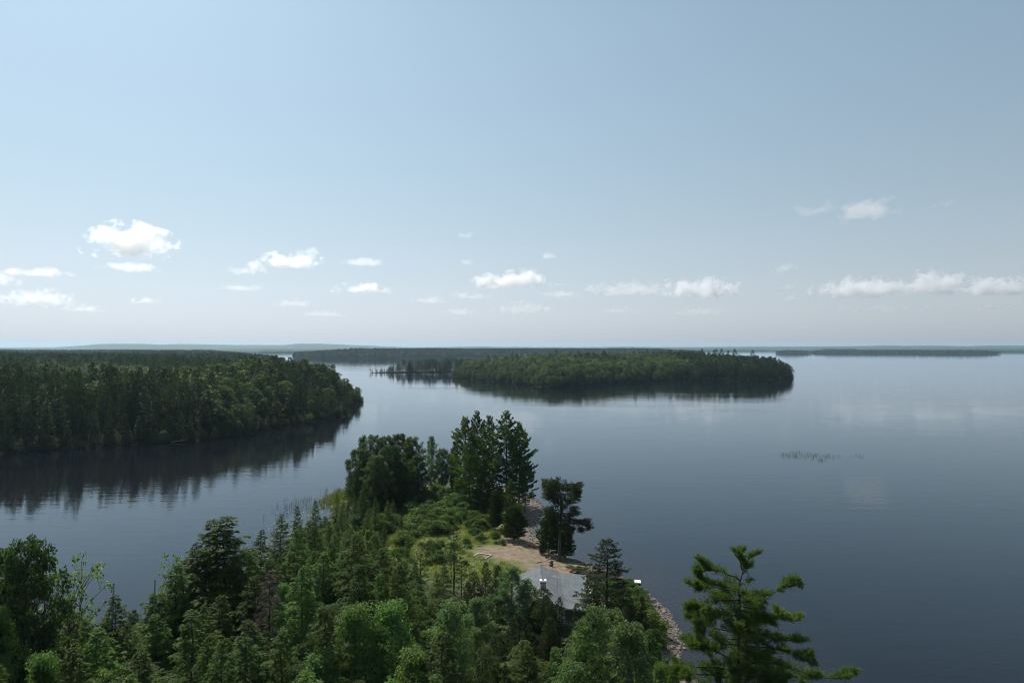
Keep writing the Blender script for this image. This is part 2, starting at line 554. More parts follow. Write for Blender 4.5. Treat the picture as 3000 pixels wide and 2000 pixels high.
o = grid_land('mainland_shore', -700, -80, 190, 700, 6, main_z, lambda X, Y: m_near(X, Y) & (Y < 690), M_FLOOR)
tag(o, 'forest floor of the wooded mainland arm', kind='structure', cat=None)
o.name = 'terrain'
o = grid_land('terrain', -4300, -230, 690, 4600, 45, lambda X, Y: main_z(X, Y) - 0.02, lambda X, Y: sdist(MAIN, X, Y) > -30, M_FLOOR)
tag(o, 'forest floor of the mainland towards the horizon', kind='structure')

ISL = smooth_poly([(-92, 968), (-50, 860), (-15, 790), (16, 748), (28, 690), (38, 682), (53, 694), (95, 740), (139, 784), (180, 815), (221, 838), (290, 842), (332, 846),
                   (365, 880), (386, 950), (380, 1050), (320, 1180), (180, 1260), (40, 1240), (-60, 1130)], 1)


def isl_z(X, Y, d=None):
    if d is None: d = sdist(ISL, X, Y)
    d = d + 2.0 * wob(X, Y, 14.0, 4)
    return np.where(d > 0, 2.0 * (1 - np.exp(-np.maximum(d, 0) / 10)) + 9.0 * np.clip(d / 150, 0, 1) ** 1.2 + 1.2 * wob(X, Y, 60, 1) * np.clip(d / 40, 0, 1), np.maximum(0.15 * d, -3.4))


o = grid_land('terrain', -100, 440, 660, 1290, 8, isl_z, lambda X, Y: sdist(ISL, X, Y) > -20, M_FLOOR)
tag(o, 'forest floor of the large wooded island', kind='structure')

ISL2 = smooth_poly([(-235, 1085), (-208, 1075), (-150, 1080), (-95, 1090), (-60, 1105), (-60, 1150), (-130, 1140), (-205, 1110)], 1)


def isl2_z(X, Y):
    d = sdist(ISL2, X, Y)
    return np.where(d > 0, np.minimum(0.15 + 0.08 * d, 2.5), np.maximum(0.15 * d, -3.4))


o = grid_land('terrain', -260, -40, 1050, 1170, 6, isl2_z, lambda X, Y: sdist(ISL2, X, Y) > -15, M_FLOOR)
tag(o, 'low wooded islet left of the large island', kind='structure')

FARL = smooth_poly([(-860, 2620), (-740, 2480), (-550, 2520), (-270, 2600), (130, 2720), (650, 3000), (1050, 3450), (800, 4200), (-400, 4100), (-930, 3250)], 1)


def farl_z(X, Y):
    d = sdist(FARL, X, Y)
    return np.where(d > 0, 2 + 13 * np.clip(d / 240, 0, 1) + 2 * wob(X, Y, 150, 3) * np.clip(d / 100, 0, 1), np.maximum(0.15 * d, -3.4))


o = grid_land('terrain', -1000, 1120, 2400, 4280, 45, farl_z, lambda X, Y: sdist(FARL, X, Y) > -40, M_FLOOR)
tag(o, 'far wooded land behind the islands', kind='structure')

ISR = [smooth_poly([(1740, 4480), (1850, 4400), (1975, 4450), (1960, 4650), (1800, 4680)], 1),
       smooth_poly([(2120, 4750), (2500, 4500), (2900, 4280), (3150, 4330), (3080, 4700), (2600, 5100), (2200, 5100)], 1),
       smooth_poly([(2010, 4560), (2050, 4540), (2085, 4560), (2045, 4600)], 1)]
for k, (poly, hh) in enumerate(zip(ISR, (9, 8, 1.5))):
    def zf(X, Y, poly=poly, hh=hh):
        d = sdist(poly, X, Y)
        return np.where(d > 0, 1 + hh * np.clip(d / 100, 0, 1), np.maximum(0.15 * d, -3.4))
    o = grid_land('terrain', poly[:, 0].min() - 40, poly[:, 0].max() + 40, poly[:, 1].min() - 40, poly[:, 1].max() + 40, 20, zf, lambda X, Y, p=poly: sdist(p, X, Y) > -25, M_FLOOR)
    tag(o, ('far islet', 'long far island', 'tiny far islet')[k] + ' across the open lake on the right', kind='structure')

# far shore and hills: sheets of forest with a ragged tree line
def ridge(name, label, Dpx, zpx, depth, step, jag, back_z, seed):
    rng = np.random.default_rng(seed)
    Dp = np.array(Dpx, float); zp = np.array(zpx, float)
    px = np.arange(Dp[0, 0], Dp[-1, 0], step)
    D = np.interp(px, Dp[:, 0], Dp[:, 1])
    X = (px - CX) / F_PX * D
    top = np.interp(px, zp[:, 0], zp[:, 1])
    j = jag * (rng.random(len(px)) - 0.4) + jag * 0.7 * wob(px, px * 0, 9, seed)
    rows = []
    sl = depth * 0.12
    rows.append(np.stack([X, D, np.full_like(X, -1.0)], -1))
    rows.append(np.stack([X, D + 1 + 6 * rng.random(len(px)), np.minimum(top * 0.3, 10.0)], -1))
    rows.append(np.stack([X, D + sl * 0.5, top * 0.8 + j], -1))
    j2 = jag * (rng.random(len(px)) - 0.4)
    rows.append(np.stack([X, D + sl, top + j2], -1))
    rows.append(np.stack([X * (1 + depth / D), D + depth, np.full_like(X, back_z) + top * 0.6], -1))
    V = np.concatenate(rows)
    n = len(px)
    i = np.arange(n - 1)
    F = np.concatenate([np.stack([r * n + i, r * n + i + 1, (r + 1) * n + i + 1, (r + 1) * n + i], -1) for r in range(len(rows) - 1)])
    o = obj(name, quads_mesh(name, V, F, M_CANOPY, smooth=False))
    return tag(o, label, kind='structure')


ridge('hills', 'low blue wooded hills along the horizon',
      [(-1500, 11000), (4500, 11000)],
      [(p, 40 + (HOR - y) / F_PX * 11500) for p, y in ((-1500, 1014), (-300, 1019), (0, 1018), (110, 1017), (161, 1014), (245, 1007), (360, 1007), (421, 1009), (497, 1007.5),
       (650, 1010), (803, 1010.5), (842, 1006.5), (900, 1006), (1000, 1010), (1100, 1014), (1180, 1017), (1400, 1017.5), (1520, 1016), (1700, 1017), (1850, 1015.5), (1960, 1017), (2200, 1015.5), (2400, 1015),
       (2600, 1013), (2640, 1011.5), (2700, 1013), (2770, 1012), (2900, 1013.5), (2960, 1012), (3100, 1012), (3500, 1016), (4500, 1014))],
      4000, 4, 6, -20, 4)
ridge('hills', 'lower wooded rise in front of the horizon hills',
      [(-1200, 8800), (4200, 8800)],
      [(p, 40 + (HOR - y) / F_PX * 9150) for p, y in ((-1200, 1018), (0, 1020), (300, 1017.5), (560, 1018.5), (800, 1017), (1100, 1019), (1330, 1016), (1420, 1015), (1500, 1017.5),
       (1720, 1018), (1900, 1016.5), (2050, 1018), (2240, 1019), (2500, 1019), (2800, 1017.5), (3050, 1018), (4200, 1018))],
      3000, 3, 6, -10, 6)
ridge('far_shore', 'far wooded shore across the lake',
      [(300, 5600), (760, 5200), (900, 5400), (1400, 6000), (1900, 7000), (2250, 8200), (2420, 8000), (2520, 6800), (3000, 6300), (3900, 6000)],
      [(300, 25), (900, 26), (1300, 32), (1420, 30), (1600, 26), (2100, 30), (2330, 24), (2600, 28), (3000, 25), (3900, 28)],
      1500, 2, 7, 0, 8)

# ------------------------------------------------------------------ tree builders (meshes only)


def finish(name, Fo, Ti, limbs, trunk, leaf_mat, bark_mat, sides=5):
    V = np.concatenate([f for f in Fo])
    N = len(V) // 4
    crown = quads_mesh(name + '_crown', V, np.arange(4 * N).reshape(N, 4), leaf_mat, tint=np.clip(np.concatenate(Ti), 0, 1))
    tv, tf = tubes([trunk], 8)
    if limbs:
        lv, lf = tubes(limbs, sides)
        tv, tf = np.concatenate([tv, lv]), np.concatenate([tf, lf + len(tv)])
    tr = quads_mesh(name + '_trunk', tv, tf, bark_mat, smooth=True)
    return {'crown': crown, 'trunk': tr, 'H': float(max(V[:, 2].max(), 0.1)), 'V': V, 'T': np.clip(np.concatenate(Ti), 0, 1), 'tv': tv, 'tf': tf, 'mats': (leaf_mat, bark_mat)}


def along(pts, u):
    n = len(pts) - 1
    f = np.clip(u, 0, 0.9999) * n
    i = f.astype(int)
    w = (f - i)[:, None]
    p = pts[i] * (1 - w) + pts[i + 1] * w
    t = unit(pts[i + 1] - pts[i])
    return p, t


UP = np.array([0, 0, 1.0])


def spray_blades(rng, pos, sdir, sl, m, bl, bw, style, Fo, Ti, tbase):
    """m blades on each of n sprays"""
    n = len(pos)
    v = rng.random((n, m)) ** 0.8
    lat = unit(np.cross(sdir, UP[None, :]) + 1e-6)
    nor = np.cross(lat, sdir)
    sgn = np.where(rng.random((n, m)) < 0.5, -1.0, 1.0)
    o = pos[:, None, :] + sdir[:, None, :] * (sl[:, None] * v)[..., None]
    if style == 'hemlock':
        o = o - UP * (0.28 * sl[:, None] * v ** 2)[..., None]
        a = rng.uniform(0.2, 1.0, (n, m))
        d = sdir[:, None, :] * np.cos(a)[..., None] + lat[:, None, :] * (sgn * np.sin(a))[..., None]
        d = d + rng.normal(0, 0.22, (n, m, 3)) - UP * (0.15 + 0.5 * v)[..., None]
        d = unit(d)
        side = unit(np.cross(d, nor[:, None, :] + rng.normal(0, 0.45, (n, m, 3))))
        L = bl * rng.uniform(0.7, 1.3, (n, m)); W = bw * rng.uniform(0.7, 1.3, (n, m))
    elif style == 'spruce':
        a = rng.uniform(0, 2 * np.pi, (n, m)); tl = rng.uniform(0.5, 1.1, (n, m))
        rad = lat[:, None, :] * np.cos(a)[..., None] + nor[:, None, :] * np.sin(a)[..., None]
        d = unit(sdir[:, None, :] * np.cos(tl)[..., None] + rad * np.sin(tl)[..., None] - UP * 0.18)
        side = unit(np.cross(d, rand_dirs(rng, n * m).reshape(n, m, 3)))
        L = bl * rng.uniform(0.7, 1.3, (n, m)); W = bw * rng.uniform(0.7, 1.3, (n, m))
    elif style == 'pine':
        a = rng.uniform(0, 2 * np.pi, (n, m)); tl = rng.uniform(0.25, 1.25, (n, m))
        rad = lat[:, None, :] * np.cos(a)[..., None] + nor[:, None, :] * np.sin(a)[..., None]
        d = unit(sdir[:, None, :] * np.cos(tl)[..., None] + rad * np.sin(tl)[..., None] + UP * 0.35)
        side = unit(np.cross(d, rand_dirs(rng, n * m).reshape(n, m, 3)))
        L = bl * rng.uniform(0.7, 1.3, (n, m)); W = bw * rng.uniform(0.7, 1.3, (n, m))
    else:  # cedar: upright flat fans
        a = rng.uniform(-0.9, 0.9, (n, m))
        d = unit(sdir[:, None, :] * np.cos(a)[..., None] + UP * (np.abs(np.sin(a)) * 1.0 + 0.25)[..., None] + rng.normal(0, 0.2, (n, m, 3)))
        side = unit(np.cross(d, rand_dirs(rng, n * m).reshape(n, m, 3)))
        L = bl * rng.uniform(0.7, 1.3, (n, m)); W = bw * rng.uniform(0.7, 1.3, (n, m))
    V, _ = blade_quads(o.reshape(-1, 3), d.reshape(-1, 3), side.reshape(-1, 3), L.ravel(), W.ravel())
    Fo.append(V)
    Ti.append((tbase[:, None] + 0.35 * (v - 0.5) + rng.normal(0, 0.12, (n, m))).ravel())


def conifer(name, seed, H, R, base, nb, prof, e_low, e_top, droop, up, spacing, m, bl, bw, style, leaf, bark, sl_k=0.42, sl_max=1.5, tr=0.013, sides=4, wav=0.15, lim_r=0.010, jitter=(0.6, 1.15), u0=0.12):
    rng = np.random.default_rng(seed)
    Fo, Ti, limbs = [], [], []
    tz = np.linspace(0, H * 0.99, 12)
    lean = rng.normal(0, wav, 2)
    tx = lean[0] * np.sin(tz / H * 3) + rng.normal(0, wav * 0.25, 12) * (tz > 0)
    ty = lean[1] * np.sin(tz / H * 2.5) + rng.normal(0, wav * 0.25, 12) * (tz > 0)
    trunk = (np.stack([tx, ty, tz], -1), np.maximum(H * tr * (1 - tz / H) ** 0.8, 0.02))
    for i in range(nb):
        t = min(((i + rng.random()) / nb) ** 0.92, 0.995)
        z = base + (H - base) * t
        L = R * prof(t) * rng.uniform(*jitter) + 0.12
        az = i * 2.39996 + rng.normal(0, 0.35)
        e = e_low + (e_top - e_low) * t + rng.normal(0, 0.10)
        s = np.linspace(0, 1, 7)
        dh = np.array([math.cos(az), math.sin(az), 0])
        bend = rng.normal(0, 0.12)
        lat = np.array([-dh[1], dh[0], 0])
        x0 = np.array([np.interp(z, tz, tx), np.interp(z, tz, ty), z])
        pts = x0 + dh * (L * s * math.cos(e))[:, None] + lat * (L * bend * s ** 2)[:, None] + UP * (L * (s * math.sin(e) - droop * s ** 2 + up * s ** 3))[:, None]
        limbs.append((pts, np.maximum(lim_r * L * (1.05 - s), 0.006)))
        n = max(3, int(L / spacing))
        u = u0 + (1 - u0) * rng.random(n) ** 0.75
        u[0] = 0.97
        p, tg = along(pts, u)
        sg = np.where(np.arange(n) % 2 == 0, 1.0, -1.0)
        ang = sg * rng.uniform(0.4, 1.15, n) * np.where(u > 0.95, 0.15, 1.0)
        th = unit(tg * np.array([1, 1, 0.6]))
        lt = unit(np.cross(UP[None, :], th))
        sd = unit(th * np.cos(ang)[:, None] + lt * np.sin(ang)[:, None] + UP * rng.normal(0.0, 0.15, n)[:, None])
        sl = np.minimum(0.22 + sl_k * L * (1.05 - u), sl_max) * rng.uniform(0.7, 1.25, n)
        tb = 0.42 + rng.normal(0, 0.16) + rng.normal(0, 0.12, n)
        spray_blades(rng, p, sd, sl, m, bl, bw, style, Fo, Ti, tb)
    # leader tip
    k = 4
    top = np.array([[tx[-1], ty[-1], H * 0.985]]).repeat(k, 0)
    spray_blades(rng, top, unit(np.array([[0.2, 0, 1], [-0.1, 0.2, 1], [0, -0.2, 1], [-0.2, 0, 1.0]])), np.full(k, 0.35), max(3, m // 2), bl * 0.8, bw, 'spruce', Fo, Ti, np.full(k, 0.5))
    return finish(name, Fo, Ti, limbs, trunk, leaf, bark, sides)


def broadleaf(name, seed, H, R, base, nc, nl, ls, leaf, bark, prof=None, cr_k=0.26, tr=0.011, sides=5, lob=0.35, trunk_top=0.85):
    rng = np.random.default_rng(seed)
    if prof is None:
        prof = lambda t: (math.sin(math.pi * min(1, 0.12 + t * 0.80)) ** 0.75)
    Fo, Ti, limbs = [], [], []
    tz = np.linspace(0, H * trunk_top, 10)
    tx = np.cumsum(rng.normal(0, H * 0.006, 10)); ty = np.cumsum(rng.normal(0, H * 0.006, 10))
    tx[0] = ty[0] = 0
    trunk = (np.stack([tx, ty, tz], -1), np.maximum(H * tr * (1 - 0.93 * tz / (H * trunk_top)), 0.025))
    lobes = rng.random(6)
    for i in range(nc):
        t = (i + rng.random()) / nc
        az = i * 2.39996 + rng.normal(0, 0.5)
        rr = R * prof(t) * (1 + lob * math.sin(az * 2 + lobes[0] * 6 + t * 5) * math.cos(az + lobes[1] * 6)) * math.sqrt(rng.uniform(0.18, 1.0))
        cr = R * cr_k * rng.uniform(0.65, 1.3) * (0.75 + 0.4 * prof(t))
        z = base + (H - base) * t
        c = np.array([np.interp(z, tz, tx) + rr * math.cos(az), np.interp(z, tz, ty) + rr * math.sin(az), min(z, H - cr * 0.55)])
        zs = max(c[2] - rr * 0.8 - cr * 0.5, base * 0.7)
        zs = min(zs, H * trunk_top * 0.97)
        st = np.array([np.interp(zs, tz, tx), np.interp(zs, tz, ty), zs])
        s = np.linspace(0, 1, 5)[:, None]
        mid = rng.normal(0, 0.08 * (rr + 0.5), 3)
        pts = st + (c - st) * s + mid * np.sin(s * np.pi) + UP * (0.1 * rr * np.sin(s * np.pi))
        limbs.append((pts, np.maximum(0.014 * (rr + 0.8) * (1.1 - s[:, 0]), 0.008)))
        n = int(nl * (cr / (R * cr_k)) ** 2)
        dd = rand_dirs(rng, n)
        r = cr * rng.random(n) ** 0.38
        o = c + dd * r[:, None] * np.array([1, 1, 0.78])
        nrm = unit(dd * 0.6 + UP * 0.55 + rng.normal(0, 0.55, (n, 3)))
        d = unit(np.cross(nrm, rand_dirs(rng, n)) - UP * 0.25)
        side = unit(np.cross(d, nrm))
        L = ls * rng.uniform(0.7, 1.35, n)
        V, _ = blade_quads(o, d, side, L, L * rng.uniform(0.55, 0.85, n), 0.5)
        Fo.append(V)
        Ti.append(0.42 + rng.normal(0, 0.17) + rng.normal(0, 0.17, n))
    return finish(name, Fo, Ti, limbs, trunk, leaf, bark, sides)


cone = lambda t: (1 - t) ** 0.85 * (0.55 + 0.45 * min(1, t * 5))
hemp = lambda t: max(0.035, (1 - t ** 1.25) ** 0.95 * (0.8 + 0.2 * min(1, t * 4)))
spru = lambda t: max(0.05, (1 - t) ** 0.62 * (0.6 + 0.4 * min(1, t * 4)))
wpin = lambda t: max(0.12, (1 - t ** 2.4)) * (0.55 + 0.45 * min(1, t * 3))
cedp = lambda t: max(0.05, math.sin(math.pi * min(1.0, 0.22 + 0.76 * t)) ** 0.8)

P_HEM = [conifer('hemlock', 100 + k, 18, 6.6 + 0.4 * (k % 3), 1.2, 190, hemp, 0.05, 0.85, 0.34, 0.02, 0.17, 17, 0.26, 0.064, 'hemlock', M_HEM, M_BARK2, jitter=(0.35, 1.3), wav=0.35) for k in range(4)]
P_HEM.append(P_HEM[1])
P_SPR = [conifer('spruce', 120 + k, 15, 3.4 + 0.3 * k, 1.0, 150, spru, -0.12, 0.65, 0.10, 0.16, 0.20, 18, 0.25, 0.06, 'spruce', M_SPR, M_BARK2, sl_max=0.8, jitter=(0.5, 1.2)) for k in range(3)]
P_SPARSE = [conifer('thin_spruce', 130 + k, 11, 2.5, 2.0, 80, lambda t: max(0.06, (1 - t) ** 0.6 * 0.95), -0.1, 0.4, 0.12, 0.10, 0.24, 11, 0.24, 0.055, 'spruce', M_SPR, M_BARK2, sl_max=0.6, jitter=(0.3, 1.3)) for k in range(2)]
P_PIN = [conifer('white_pine', 140 + k, 25, 6.4, 3.5 - 0.8 * k, 150, wpin, -0.05, 0.6, 0.12, 0.24, 0.20, 17, 0.50, 0.11, 'pine', M_PIN, M_BARK, sl_max=1.2, jitter=(0.35, 1.25), u0=0.28) for k in range(3)]
P_CED = [conifer('cedar', 150 + k, 8, 3.1, 0.4, 210, cedp, 0.25, 0.9, 0.10, 0.05, 0.15, 13, 0.28, 0.095, 'cedar', M_CED, M_BARK, sl_max=0.7, jitter=(0.7, 1.1)) for k in range(2)]
P_MAP = [broadleaf('maple', 160 + k, 16, 5.4, 2.5, 190, 170, 0.18, M_MAP, M_BARK, cr_k=0.17, lob=0.5, prof=lambda t: max(0.12, 1 - t ** 1.7) * min(1, 0.75 + t * 1.2)) for k in range(3)]
P_ASP = [broadleaf('aspen', 170 + k, 11, 3.0, 1.6, 130, 130, 0.15, M_ASP, M_BIRCH, cr_k=0.18, lob=0.5, prof=lambda t: max(0.2, 1 - t ** 2.6) * min(1, 0.6 + t * 1.2)) for k in range(2)]
P_OAK = [broadleaf('oak', 180 + k, 18, 4.8, 1.2, 190, 110, 0.28, M_OAK, M_BARK, cr_k=0.17, lob=0.35) for k in range(3)]
P_SAP = [broadleaf('sapling', 190 + k, 9, 1.6, 2.5, 46, 18, 0.17, M_MAP, M_BARK, cr_k=0.20, tr=0.006) for k in range(3)]
P_SHR = [broadleaf('shrub', 200 + k, 2.2, 1.7, 0.1, 34, 75, 0.20, M_SHR, M_BARK, prof=lambda t: math.sqrt(max(0.05, 1 - t * t)), cr_k=0.32, tr=0.02) for k in range(3)]
# coarser meshes of the same habit, for trees hundreds of metres off
F_SPR = [conifer('far_spruce', 210 + k, 20, 3.6 + 0.4 * k, 1.0, 80, spru, -0.10, 0.6, 0.14, 0.14, 0.45, 6, 0.75, 0.26, 'spruce', M_FCON, M_BARK2, sl_max=1.1, sides=3) for k in range(4)]
F_HEM = [conifer('far_hemlock', 220 + k, 18, 4.4, 1.0, 80, hemp, 0.05, 0.7, 0.3, 0.02, 0.45, 6, 0.8, 0.28, 'hemlock', M_FCON, M_BARK2, sl_max=1.4, sides=3) for k in range(2)]
F_PIN = [conifer('far_pine', 230 + k, 22, 4.8, 4.0, 55, wpin, 0.0, 0.5, 0.1, 0.2, 0.5, 8, 0.9, 0.24, 'pine', M_FPIN, M_BARK2, sl_max=1.3, sides=3, u0=0.3, jitter=(0.35, 1.25)) for k in range(3)]
F_LEA = [broadleaf('far_broadleaf', 240 + k, 16, 4.6, 1.5, 60, 38, 0.62, M_FLEA, M_BARK, cr_k=0.27, sides=3) for k in range(4)]
# tiniest versions for the canopy beyond a kilometre
G_CON = [conifer('distant_conifer', 250 + k, 20, 4.4, 1.0, 40, spru, -0.1, 0.6, 0.14, 0.14, 0.9, 4, 1.6, 0.8, 'spruce', M_FCON, M_BARK2, sl_max=1.4, sides=3) for k in range(2)]
G_LEA = [broadleaf('distant_broadleaf', 260 + k, 17, 5.0, 1.5, 30, 20, 1.25, M_FLEA, M_BARK, cr_k=0.30, sides=3) for k in range(2)]

# ------------------------------------------------------------------ placing trees


def plant(name, proto, label, cat, group, x, y, z, h, w=1.0, rz=None):
    """a tree: an Empty at its foot with the children trunk and crown"""
    s = h / proto['H']
    if rz is None: rz = random.uniform(0, 6.283)
    r = empty(name, (x, y, z - 0.05), rz, (s * w, s * w, s))
    tag(r, label, cat, group)
    obj('trunk', proto['trunk'], r)
    obj('crown', proto['crown'], r)
    return r


def plant_px(name, proto, label, cat, group, px, py, D, w=1.0, rz=None, hmax=99):
    """foot found from the picture column and distance, height from the picture row of the tip"""
    x = (px - CX) / F_PX * D
    z = gz(x, D)
    h = min(CAM_H - (py - HOR) / F_PX * D - z, hmax)
    return plant(name, proto, label, cat, group, x, D, z, max(h, 1.0), w, rz)


KIND_MESH = {}


def forest(name, label, protos, P, idx, rz, sc):
    """countless far trees as one object: points that carry whole-tree meshes"""
    src = bpy.data.collections.new(name + '_kinds')
    for k, p in enumerate(protos):
        me = KIND_MESH.get(id(p))
        if me is None:
            V = np.concatenate([p['V'], p['tv']])
            F = np.concatenate([np.arange(len(p['V'])).reshape(-1, 4), p['tf'] + len(p['V'])])
            me = quads_mesh('%s_kind_%02d' % (name, k), V, F, p['mats'][0], tint=np.concatenate([p['T'], np.zeros(len(p['tf']))]))
            me.materials.append(p['mats'][1])
            mi = np.zeros(len(F), dtype=np.int32); mi[len(p['V']) // 4:] = 1
            me.polygons.foreach_set('material_index', mi)
            KIND_MESH[id(p)] = me
        so = bpy.data.objects.new('%s_kind_%02d' % (name, k), me)
        src.objects.link(so)
    me = bpy.data.meshes.new(name)
    me.vertices.add(len(P))
    me.vertices.foreach_set('co', np.asarray(P, np.float32).ravel())
    for nm, ty, val in (('kind_index', 'INT', idx), ('turn', 'FLOAT', rz)):
        a = me.attributes.new(nm, ty, 'POINT'); a.data.foreach_set('value', np.asarray(val, np.int32 if ty == 'INT' else np.float32))
    a = me.attributes.new('size', 'FLOAT_VECTOR', 'POINT'); a.data.foreach_set('vector', np.asarray(sc, np.float32).ravel())
    me.update()
    o = obj(name, me)
    ng = bpy.data.node_groups.new(name + '_nodes', 'GeometryNodeTree')
    ng.interface.new_socket('Geometry', in_out='INPUT', socket_type='NodeSocketGeometry')
    ng.interface.new_socket('Geometry', in_out='OUTPUT', socket_type='NodeSocketGeometry')
    n, l = ng.nodes, ng.links
    gi = n.new('NodeGroupInput'); go = n.new('NodeGroupOutput')
    ci = n.new('GeometryNodeCollectionInfo'); ci.inputs['Collection'].default_value = src
    ci.inputs['Separate Children'].default_value = True; ci.inputs['Reset Children'].default_value = True
    ip = n.new('GeometryNodeInstanceOnPoints'); ip.inputs['Pick Instance'].default_value = True
    def att(nm, ty):
        a = n.new('GeometryNodeInputNamedAttribute'); a.data_type = ty; a.inputs['Name'].default_value = nm; return a.outputs['Attribute']
    cx = n.new('ShaderNodeCombineXYZ')
    l.new(att('turn', 'FLOAT'), cx.inputs['Z'])
    l.new(gi.outputs[0], ip.inputs['Points']); l.new(ci.outputs[0], ip.inputs['Instance'])
    l.new(att('kind_index', 'INT'), ip.inputs['Instance Index'])
    l.new(cx.outputs[0], ip.inputs['Rotation']); l.new(att('size', 'FLOAT_VECTOR'), ip.inputs['Scale'])
    l.new(ip.outputs[0], go.inputs[0])
    md = o.modifiers.new('trees', 'NODES'); md.node_group = ng
    tag(o, label, 'forest', None, 'stuff')
    return o


def jitter_pts(X0, X1, Y0, Y1, s, rng):
    xs = np.arange(X0, X1, s); ys = np.arange(Y0, Y1, s)
    X, Y = np.meshgrid(xs, ys)
    X = X + rng.uniform(-0.42, 0.42, X.shape) * s; Y = Y + rng.uniform(-0.42, 0.42, Y.shape) * s
    return X.ravel(), Y.ravel()


def in_view(X, Y, m=120):
    px = X / Y * F_PX + CX
    return (px > -m) & (px < 3000 + m)


def leafiness(X, Y, seed):
    return 0.5 + 0.5 * wob(X, Y, 38, seed) + 0.25 * wob(X, Y, 11, seed + 3)


# --- mainland arm on the left -------------------------------------------------
rng = np.random.default_rng(21)
X, Y = jitter_pts(-420, -85, 230, 545, 5.6, rng)
d = sdist(MAIN, X, Y)
k = (d > 0.2) & in_view(X, Y) & (Y - X * 0.0 < 545)
X, Y, d = X[k], Y[k], d[k]
Z = main_z(X, Y, d)
leaf = leafiness(X, Y, 4) + rng.normal(0, 0.22, len(X)) + np.where((Y > 300), 0.10, -0.22)
px_ = X / Y * F_PX + CX
front = (d < 30) & (Y < 425) & (X > -330)
# rank the front trees by how large they show: nearest rows first
ARM = F_SPR + F_HEM + F_PIN + F_LEA
pts_s, idx_s, rz_s, sc_s = [], [], [], []
cnt = {'spruce': 0, 'broad': 0, 'pine': 0}
for i in np.argsort(d + (Y - 250) * 0.12):
    x, y, z, di = X[i], Y[i], Z[i], d[i]
    edge = np.clip((di - 2) / 22, 0, 1)
    tall = rng.uniform(0.70, 1.22)
    if leaf[i] > 0.62:
        kind, kk, h = 'broad', 9 + rng.integers(4), (8 + 8.5 * edge) * tall
    elif leaf[i] > 0.52 or (Y[i] > 420 and rng.random() < 0.35):
        kind, kk, h = 'pine', 6 + rng.integers(3), (11 + 10 * edge) * tall
    else:
        kind, kk, h = 'spruce', rng.integers(6), (9.5 + (13.0 if y < 330 else 9.5) * edge) * tall * rng.uniform(0.75, 1.2)
    if di < 6 and rng.random() < 0.4: h *= 0.5
    w = (rng.uniform(0.62, 0.98) if kind == 'spruce' else rng.uniform(0.85, 1.2)) * (1.0 if h > 12 else 1.15)
    if kind == 'spruce' and rng.random() < 0.18: h *= 1.12
    h = min(h, 25.0 if y < 340 else 21.5)
    lim = {'spruce': 150, 'broad': 60, 'pine': 40}[kind]
    if front[i] and cnt[kind] < lim:
        cnt[kind] += 1
        tenth = int(np.clip(px_[i] / 107.0, 0, 9.99))
        along_ = ('at the picture edge', 'one tenth along', 'two tenths along', 'three tenths along', 'four tenths along', 'halfway along', 'six tenths along', 'seven tenths along', 'near its tip', 'at its tip')[tenth]
        row = ('in the shore row' if di < 7 else ('in the second row' if di < 15 else 'behind the shore rows'))
        size_ = 'short ' if h < 9 else ('tall ' if h > 19 else '')
        zone = 'near the picture edge' if px_[i] < 450 else ('midway along' if px_[i] < 800 else 'towards the tip')
        nm, look = {'spruce': ('spruce_tree', 'dark spruce'), 'broad': ('broadleaf_tree', 'rounded broadleaf tree'), 'pine': ('pine_tree', 'open crowned pine')}[kind]
        plant(nm, ARM[kk], size_ + look + ' ' + row + ' of the left arm, ' + along_, 'tree', look + 's on the left arm', x, y, z, h, w)
    else:
        s = h / ARM[kk]['H']
        pts_s.append((x, y, z)); idx_s.append(kk); rz_s.append(rng.uniform(0, 6.28)); sc_s.append((s * w, s * w, s))
def shore_thicket(poly, zf, X0, X1, Y0, Y1, s, kinds, names, dmax=5.0):
    X, Y = jitter_pts(X0, X1, Y0, Y1, s, rng)
    d = sdist(poly, X, Y)
    k = (d > -0.6) & (d < dmax) & in_view(X, Y) & (zf(X, Y) > 0.05)
    X, Y = X[k], Y[k]
    Z = zf(X, Y)
    n = len(X)
    kk = np.array(kinds)[rng.integers(0, len(kinds), n)]
    h = rng.uniform(1.8, 5.0, n) / 17.0
    w = rng.uniform(1.2, 2.0, n)
    return list(zip(X, Y, Z - 0.2)), list(kk), list(rng.uniform(0, 6.28, n)), [(a * b, a * b, a) for a, b in zip(h, w)]


for x, y, hh in ((-150, 300, 30), (-185, 290, 31), (-165, 330, 31), (-205, 305, 30), (-140, 345, 29), (-230, 300, 29), (-135, 400, 25)):
    z = float(main_z(np.array([float(x)]), np.array([float(y)]))[0])
    plant('pine_tree', F_PIN[(x + y) % 3], ('slightly ' if hh < 30 else '') + 'emergent pine above the canopy of the left arm, ' + ('far back' if y > 325 else ('nearest the picture edge' if x < -200 else 'near its middle')), 'tree', 'emergent pines of the left arm', x, y, z, hh - z, 0.8)
ex = shore_thicket(MAIN, main_z, -340, -85, 225, 530, 2.6, [0, 1, 2, 4, 5, 9], ARM)
pts_s += ex[0]; idx_s += ex[1]; rz_s += ex[2]; sc_s += ex[3]
plant('pine_tree', F_PIN[1], 'tall flat topped pine standing above the tip of the left wooded arm', 'tree', None, -123, 470, 4.0, 25, 0.75)
forest('forest', 'dense mixed forest behind the shore rows of the left arm', ARM, pts_s, idx_s, rz_s, sc_s)

